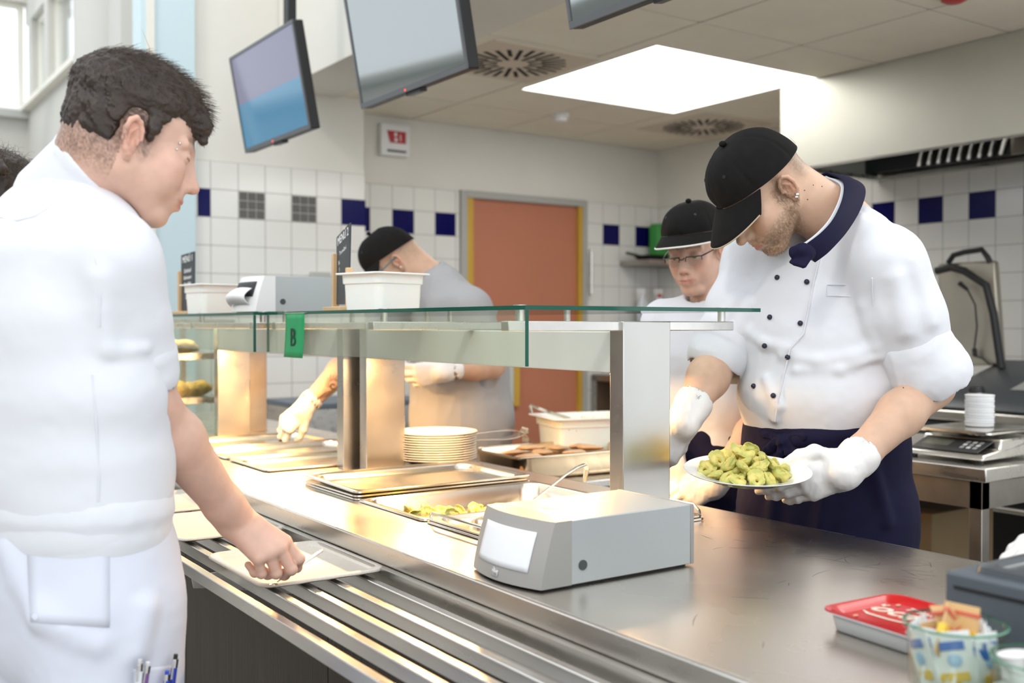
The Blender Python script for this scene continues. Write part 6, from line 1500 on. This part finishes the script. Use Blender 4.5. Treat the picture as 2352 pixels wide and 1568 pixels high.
# ---- the woman with glasses between the post and the chef
def woman():
    h = heading(30); L = V3(-h[1], h[0], 0); P_ = at_depth; ctr = P_(1618, 850, 2.92); off = V3(ctr[0], ctr[1], 0)
    Mh = hframe(heading(33), 17, -3); t = P_(1597, 573, 2.90)
    nb = P_(1640, 705, 2.93); shr = P_(1528, 745, 3.0); shl = P_(1735, 745, 2.86); ell_ = P_(1775, 930, 2.80); wrl = P_(1652, 1098, 2.66); elr = P_(1520, 930, 2.95); wrr = P_(1545, 1060, 2.75)
    S = SDF(); add_head(S, Mh, t, .95, w=.98, nose=.90, lips=1.1)
    S.frame().cone(t + Mh @ V3(-.02, 0, -.06), nb, .048, .050, k=.03).cone(t + Mh @ V3(-.05, 0, -.03), nb - h * .02, .045, .052, k=.03)
    S.cone(nb, P_(1620, 1000, 2.93), .06, .08, k=.03).cone(nb - V3(0, 0, .05), shl, .045, .042, k=.03).cone(nb - V3(0, 0, .05), shr, .045, .042, k=.03)
    S.cone(shl, ell_, .045, .040, k=.02); m = ell_ * .6 + wrl * .4; S.cone(ell_, m, .042, .043, k=.03).cone(m, wrl, .043, .027, k=.02)
    S.cone(shr, elr, .045, .040, k=.02).cone(elr, wrr, .040, .026, k=.02)
    def hairline(q, x, y, z, mix, V):
        wgt = np.clip((-.028 - x) / .02, 0, 1) * np.clip((z + .055) / .02, 0, 1) + np.exp(-((x - .012) / .012) ** 2) * np.clip((z - .0) / .03, 0, 1) * (np.abs(y) > .05); mix((.20, .13, .07), np.clip(.85 * wgt, 0, .9))
    body = sdf_obj('person', S, .0026, SKIN, off=off, color=skin_color(Mh, t, (.68, .43, .325), fade=hairline, brow=(.24, .14, .08), sc=.95, lips=(.58, .22, .19), eyes=True)); body.location = tuple(off)
    tag(body, 'person in white t-shirt, black cap and thin glasses looking down beside the chef', 'person')
    add_cap(body, off, Mh, t, 1.0, piping=(.80, .76, .70), droop=.26, length=.068, low=-.017)
    Hh = SDF().frame(Mh, t, .95).ell((-.05, 0, .0), (.055, .074, .055), k=.02).cone((-.105, 0, .03), (-.15, 0, -.05), .022, .010, k=.02); Hh.cut((-.03, 0, 0), (1, 0, -.25), k=.006)
    Hh.disp = lambda P: .002 * vnoise(P * [1, 1, .25], 160)
    sdf_obj('hair', Hh, .0032, mat('blond_brown_hair', (.22, .14, .075), .5, noise=.25, nscale=60), body, off=off)
    # glasses
    FR = mat('dark_metal_frame', (.03, .035, .045), .3, .6); g = MB(); W = lambda *p: Mh @ (V3(*p) * .95) + t
    for y in (-1, 1):
        top_ = [W(.104 - .010 * abs(u), y * (.033 + .024 * u), -.0005 + .001 * (1 - u * u)) for u in np.linspace(-1, 1, 9)]
        g.tube(top_, .0014, 8); g.tube([top_[-1], W(.088, y * .064, .001), W(.030, y * .077, .004), W(-.012, y * .080, .006)], [.0016, .002, .0016, .0012], 8)
        g.tube([top_[-1], W(.0935, y * .0575, -.012)], .0011, 6).tube([top_[0], W(.1035, y * .0105, -.012)], .0011, 6)
    g.tube([W(.1035, -.009, -.0005), W(.109, -.004, -.004), W(.109, .004, -.004), W(.1035, .009, -.0005)], .0013, 8)
    gl = g.build('glasses', FR, body, off=off, smooth=True)
    for y in (-1, 1):
        ring = [W(.1035 - .010 * abs(u), y * (.033 + .0238 * u), -.001) for u in np.linspace(-1, 1, 9)] + [W(.0985 - .010 * abs(u) * .9, y * (.033 + .0215 * u), -.028 + .006 * u * u) for u in np.linspace(1, -1, 9)]
        MB().add(ring, [tuple(range(18))]).build('lens', pane_mat('lens_glass', (.97, .98, .98)), gl, off=off, solid=.0012)
    # t-shirt
    C = SDF(); X = L
    C.sec([(P_(1612, 1030, 2.93), .165, .120, X), (P_(1612, 930, 2.93), .160, .118, X), (P_(1620, 830, 2.93), .162, .118, X), (P_(1630, 770, 2.93), .150, .10, X), (P_(1636, 728, 2.93), .10, .075, X)], k=.03)
    C.cone(nb + V3(0, 0, -.03), shl, .055, .062, k=.05).cone(nb + V3(0, 0, -.03), shr, .055, .062, k=.05)
    for s_, e_ in ((shl, ell_), (shr, elr)):
        a = e_ - s_; C.cone(s_, s_ + a * .75, .066, .062, k=.03).cone(s_ + a * .66, s_ + a, .050, .055, k=.006, mode='s')
    C.cone(nb - V3(0, 0, .05), nb + (t - nb) * .7, .056, .060, k=.008, mode='s')
    C.disp = folds(.0050, 9, (1, 1, .5), .003)
    ts = sdf_obj('t_shirt', C, .0046, COTTON, body, off=off)
    K = SDF(); ax = unit(t - nb + h * -.02); K.cone(nb - ax * .028, nb - ax * .010, .0665, .0625, k=.006).cone(nb - ax * .06, nb + ax * .06, .057, .059, k=.004, mode='s'); sdf_obj('neckline', K, .0035, COTTON, ts, off=off)
    A = SDF(); A.sec([(P_(1615, 1005, 2.93), .158, .122, X), (P_(1618, 1080, 2.93), .168, .13, X), (V3(*P_(1618, 1080, 2.93)[:2], .40), .19, .15, X)], k=.03)
    A.disp = folds(.0045, 7, (1, 1, .4), .002); sdf_obj('apron', A, .0060, NAVY, body, off=off)
    T = SDF(); legs(T, ctr, L, h, .8); sdf_obj('trousers', T, .010, BLACK, body, off=off)
    for wr, el, side, hx, hz in ((wrl, ell_, 'L', unit(IL * .86 - _u * .40 + TC * .05), unit(_u * .55 + TC * .80 + _r * .1)), (wrr, elr, 'R', unit(IL * .2 - _u * .8 + TC * .4), unit(IL * .6 + TC * .5))):
        G = SDF(); fa = unit(wr - el); hp = hand_pts(wr + fa * .010, hx, hz, side, ((32, 50, 30), (36, 52, 32), (40, 55, 35), (44, 55, 35)), sc=.94)
        add_hand(G, hp, .94, 1.12).cone(wr - fa * .03, wr + fa * .03, .037, .034, k=.012).cone(wr - fa * .034, wr - fa * .026, .037, .036, k=.004).cone(wr - fa * .07, wr - fa * .022, .032, .032, k=.004, mode='s')
        G.disp = lambda P: .0012 * vnoise(P, 55) + .0012 * np.abs(vnoise(P * [1, 1, .5], 110))
        sdf_obj('glove', G, .0027, GLOVE, body, off=off)
woman()

# ---- the man in the grey polo leaning over the far pans
def grey_man():
    h = heading(84); L = V3(-h[1], h[0], 0); P_ = at_depth; ctr = P_(1050, 900, 3.98); off = V3(ctr[0], ctr[1], 0)
    Mh = hframe(heading(80), 42, 0); ear = P_(915, 602, 3.86); t = ear - Mh @ V3(-.013, .080, -.012)
    nb = P_(985, 650, 3.98); shl = P_(1078, 715, 3.84); ell_ = P_(1128, 835, 3.80); wrl = P_(1032, 850, 3.70); shr = P_(960, 700, 4.20); elr = P_(832, 800, 4.10); wrr = P_(706, 930, 3.95)
    S = SDF(); add_head(S, Mh, t, 1.02)
    S.frame().cone(t + Mh @ V3(-.03, 0, -.04), nb, .064, .070, k=.03).cone(t + Mh @ V3(-.065, 0, -.0), nb - h * .02, .052, .066, k=.03)
    S.cone(nb, P_(1050, 950, 3.98), .07, .10, k=.03).cone(nb - V3(0, 0, .05), shl, .05, .05, k=.03).cone(nb - V3(0, 0, .05), shr, .05, .05, k=.03)
    for s_, e_, w_ in ((shl, ell_, wrl), (shr, elr, wrr)):
        S.cone(s_, e_, .055, .050, k=.02); m = e_ * .6 + w_ * .4; S.cone(e_, m, .050, .050, k=.03).cone(m, w_, .050, .031, k=.02)
    def hairline(q, x, y, z, mix, V):
        wgt = np.clip((-.030 - x) / .02, 0, 1) * np.clip((z + .055) / .04, 0, 1); mix((.30, .20, .13), np.clip(.6 * wgt, 0, .7) * np.clip(.7 + .4 * vnoise(V, 300), 0, 1))
    body = sdf_obj('person', S, .0036, SKIN, off=off, color=skin_color(Mh, t, (.62, .39, .27), stubble=.2, fade=hairline, sc=1.02)); body.location = tuple(off)
    tag(body, 'person in grey polo shirt and black cap leaning over the far pans, arm tattooed', 'person')
    add_cap(body, off, Mh, t, 1.03, piping=None, droop=.55, length=.068)
    g = MB(); W = lambda *p: Mh @ (V3(*p) * 1.02) + t
    for y in (-1, 1): g.tube([W(.095, y * .062, .004), W(.04, y * .082, .006), W(-.02, y * .084, .010)], [.0022, .0025, .0025], 8).tube([W(.106 - .012 * abs(u), y * (.034 + .026 * u), -.004) for u in np.linspace(-1, 1, 7)], .0022, 6)
    g.tube([W(.104, -.01, -.004), W(.110, 0, -.006), W(.104, .01, -.004)], .002, 6)
    g.build('glasses', mat('petrol_frame', (.03, .16, .20), .35), body, off=off, smooth=True)
    es = surf(S, 921, 613); MB().sphere(es, .005, 12).build('ear_stud', METAL_S, body, off=off, smooth=True) if es is not None else None
    C = SDF(); X = L
    C.sec([(P_(1062, 1080, 4.0), .20, .185, X), (P_(1060, 960, 3.99), .205, .195, X), (P_(1056, 860, 3.98), .20, .185, X), (P_(1046, 770, 3.98), .20, .155, X), (P_(1030, 710, 3.98), .19, .125, X), (P_(1010, 668, 3.98), .14, .10, X)], k=.03)
    C.cone(nb + V3(0, 0, -.06), shl, .07, .082, k=.05).cone(nb + V3(0, 0, -.06), shr, .07, .08, k=.05)
    for s_, e_ in ((shl, ell_), (shr, elr)):
        a = e_ - s_; C.cone(s_, s_ + a * .85, .085, .074, k=.04).cone(s_ + a * .8, s_ + a * 1.2, .06, .066, k=.006, mode='s')
    C.cone(nb - V3(0, 0, .06), nb + (t - nb) * .8, .066, .072, k=.01, mode='s')
    C.disp = folds(.0055, 8, (1, 1, .55), .003)
    ps = sdf_obj('polo_shirt', C, .0060, GREYC, body, off=off)
    K = SDF(); ax = unit(t + Mh @ V3(-.05, 0, -.03) - nb); K.cone(nb - ax * .03, nb + ax * .04, .112, .094, k=.01).cone(nb - ax * .09, nb + ax * .12, .080, .078, k=.006, mode='s'); K.cut(nb + ax * .030 - h * .03, unit(ax + h * .55), k=.006); K.disp = folds(.0025, 16)
    sdf_obj('collar', K, .0045, GREYC, ps, off=off)
    T = SDF(); T.sec([(P_(1062, 1040, 4.0), .19, .165, X), (V3(*P_(1062, 1040, 4.0)[:2], .8), .19, .15, X)], k=.03); legs(T, P_(1062, 1040, 4.0), L, h, .85); sdf_obj('trousers', T, .010, BLACK, body, off=off)
    for wr, el, side, hx, hz, cu in ((wrr, elr, 'R', unit(IL * .72 - _u * .68 + TC * .1), unit(TC * .75 + _u * .45 - _r * .15), ((30, 30, 20), (34, 34, 22), (40, 45, 28), (48, 55, 30))), (wrl, ell_, 'L', unit(IL * .97 - _u * .15 + TC * .1), unit(TC * .9 - _u * .2), ((30, 45, 30), (32, 45, 30), (35, 50, 30), (38, 50, 30)))):
        G = SDF(); fa = unit(wr - el); hp = hand_pts(wr + fa * .012, hx, hz, side, cu, sc=1.10)
        add_hand(G, hp, 1.10, 1.15).cone(wr - fa * .02, wr + fa * .03, .041, .038, k=.014).cone(wr - fa * .026, wr - fa * .018, .043, .042, k=.004).cone(wr - fa * .06, wr - fa * .014, .038, .038, k=.004, mode='s')
        G.disp = lambda P: .0014 * vnoise(P, 45) + .0012 * np.abs(vnoise(P * [1, 1, .5], 90))
        sdf_obj('glove', G, .0034, GLOVE, body, off=off)
    # tattoo on the forearm
    tt = MB()
    def line(pts, r):
        q = [surf(S, *p) for p in pts]; q = [p for p in q if p is not None and (p - CAM) @ _f < 4.3]
        if len(q) > 1: tt.tube([p + TC * .0002 for p in q], r if not hasattr(r, '__len__') else r[:len(q)], 6, flat=.4)
    sp_ = [(765 + 9 * math.cos(a) * (1 - a / 9), 886 + 9 * math.sin(a) * (1 - a / 9)) for a in np.linspace(0, 6, 14)]
    line(sp_, .0028)
    for k in range(8):
        a = math.radians(150 + k * 22); line([(766 + 10 * math.cos(a), 883 + 10 * math.sin(a)), (766 + 17 * math.cos(a + .12), 881 + 16 * math.sin(a + .12)), (766 + 23 * math.cos(a + .3), 879 + 20 * math.sin(a + .3))], [.0034, .0022, .0006])
    for k in range(4): line([(766 - 4 * k, 896 + 4 * k), (748 - 5 * k, 900 + 5 * k), (732 - 4 * k, 912 + 3 * k)], [.003, .0024, .0006])
    if tt.v: tt.build('tattoo', mat('tattoo_ink', (.03, .025, .02), .6), body, off=off, smooth=True)
grey_man()

# ---- someone further off behind the customer: only the dark hair shows
def queue_person():
    h = heading(-150); L = V3(-h[1], h[0], 0); P_ = at_depth; off = V3(*P_(10, 900, 2.6)[:2], 0)
    Mh = hframe(h, 12); t = P_(8, 470, 2.60); nb = P_(5, 590, 2.62)
    S = SDF(); add_head(S, Mh, t, .96); S.frame().cone(t + Mh @ V3(-.03, 0, -.05), nb, .05, .055, k=.03).cone(nb, P_(5, 1000, 2.62), .06, .08, k=.03)
    body = sdf_obj('person', S, .0045, SKIN, off=off, color=skin_color(Mh, t, (.6, .37, .26))); body.location = tuple(off)
    tag(body, 'person with tied-up dark hair queueing beyond the customer in white', 'person')
    H = SDF().frame(Mh, t, .96).ell((-.022, 0, .045), (.108, .088, .092), k=.02).ell((-.05, 0, -.01), (.07, .078, .06), k=.02).ell((-.085, -.035, .075), (.048, .050, .045), k=.012).cone((-.10, -.06, .08), (-.09, -.11, .055), .026, .016, k=.015)
    H.cut((.045, 0, 0), (1, 0, -.6), k=.01); H.disp = lambda P: .004 * vnoise(P * [1, 1, .5], 60) + .002 * vnoise(P, 190)
    hr = sdf_obj('hair', H, .0036, HAIRM, body, off=off)
    V = np.array([v.co for v in hr.data.vertices]) + off; rs = np.random.RandomState(5); idx = rs.choice(len(V), 2500, False); q = (V[idx] - t) @ Mh; n = q - V3(-.02, 0, .03); n /= np.linalg.norm(n, axis=1)[:, None]
    d = n * .6 + rs.randn(len(idx), 3) * .5; d /= np.linalg.norm(d, axis=1)[:, None]
    add_hair_curves('strands', hr, V[idx], d @ Mh.T, rs.uniform(.01, .04, len(idx)), .0003, MATS['hair_strand'], off)
    C = SDF(); C.sec([(P_(5, 1200, 2.63), .17, .12, L), (P_(5, 850, 2.62), .175, .12, L), (P_(5, 680, 2.62), .18, .10, L), (P_(5, 620, 2.62), .12, .08, L)], k=.03)
    for s in (-1, 1): C.cone(P_(5, 680, 2.62) + L * s * .17, P_(5, 1000, 2.62) + L * s * .22, .06, .05, k=.03)
    C.disp = folds(.005, 9); sdf_obj('shirt', C, .007, mat('dark_red_cloth', (.16, .03, .03), .8), body, off=off)
    T = SDF(); legs(T, off, L, h, .9); T.sec([(V3(off[0], off[1], 1.0), .17, .12, L), (V3(off[0], off[1], .85), .18, .13, L)], k=.03); sdf_obj('trousers', T, .01, DARKGREY, body, off=off)
queue_person()

# ---- a colleague at the till: a gloved hand on the cash box, the rest outside the frame
def till_person():
    P_ = at_depth; h = V3(-1, .1, 0); h = unit(h); L = V3(-h[1], h[0], 0); ctr = V3(2.13, .30, 0); off = ctr
    Mh = hframe(h, 20); t = V3(2.1, .3, 1.60); nb = V3(2.13, .3, 1.43); wr = P_(2555, 1215, 1.50); el = V3(1.90, .52, 1.12); sh = V3(2.13, .46, 1.38); sh2 = V3(2.13, .13, 1.38); el2 = V3(2.08, .06, 1.1); wr2 = V3(1.86, .08, 1.05)
    S = SDF(); add_head(S, Mh, t); S.frame().cone(t + Mh @ V3(-.03, 0, -.05), nb, .05, .055, k=.03).cone(nb, V3(2.13, .30, 1.0), .06, .08, k=.03)
    for a, b, c in ((sh, el, wr), (sh2, el2, wr2)): S.cone(nb - V3(0, 0, .04), a, .045, .045, k=.03).cone(a, b, .046, .042, k=.02).cone(b, c, .042, .028, k=.02)
    body = sdf_obj('person', S, .0048, SKIN, off=off, color=skin_color(Mh, t, (.6, .37, .26))); body.location = tuple(off)
    tag(body, 'person at the till of whom only a gloved hand over the cash box shows', 'person')
    C = SDF(); C.sec([(V3(2.13, .30, .98), .16, .12, L), (V3(2.13, .30, 1.2), .165, .12, L), (V3(2.13, .30, 1.36), .16, .09, L)], k=.03)
    for a, b in ((sh, el), (sh2, el2)): C.cone(nb - V3(0, 0, .05), a, .06, .065, k=.04).cone(a, a * .4 + b * .6, .066, .06, k=.03)
    C.disp = folds(.005, 9); sdf_obj('t_shirt', C, .007, COTTON, body, off=off)
    H = SDF().frame(Mh, t).ell((-.022, 0, .045), (.104, .084, .09), k=.02).ell((-.05, 0, -.01), (.065, .075, .06), k=.02); H.cut((.05, 0, .0), (1, 0, -.6), k=.01); sdf_obj('hair', H, .005, HAIRM, body, off=off)
    T = SDF(); legs(T, ctr, L, h, .9); T.sec([(V3(2.13, .30, 1.02), .16, .12, L), (V3(2.13, .30, .85), .18, .13, L)], k=.03); sdf_obj('trousers', T, .01, BLACK, body, off=off)
    for w_, e_, s, hx, hz in ((wr, el, 'R' if False else 'R', unit(IL * .93 - _u * .18 + TC * .1), unit(_u * .9 + TC * .35)), (wr2, el2, 'L', V3(-1, .1, -.3), V3(0, 0, 1))):
        G = SDF(); fa = unit(w_ - e_); hp = hand_pts(w_ + unit(hx) * .006, hx, hz, s, ((14, 18, 12), (14, 18, 12), (16, 20, 12), (20, 22, 14)), sc=.98)
        add_hand(G, hp, .98, 1.1).cone(w_ - fa * .03, w_ + fa * .02, .034, .033, k=.012); G.disp = lambda P: .0012 * vnoise(P, 55)
        sdf_obj('glove', G, .003, GLOVE, body, off=off)
till_person()
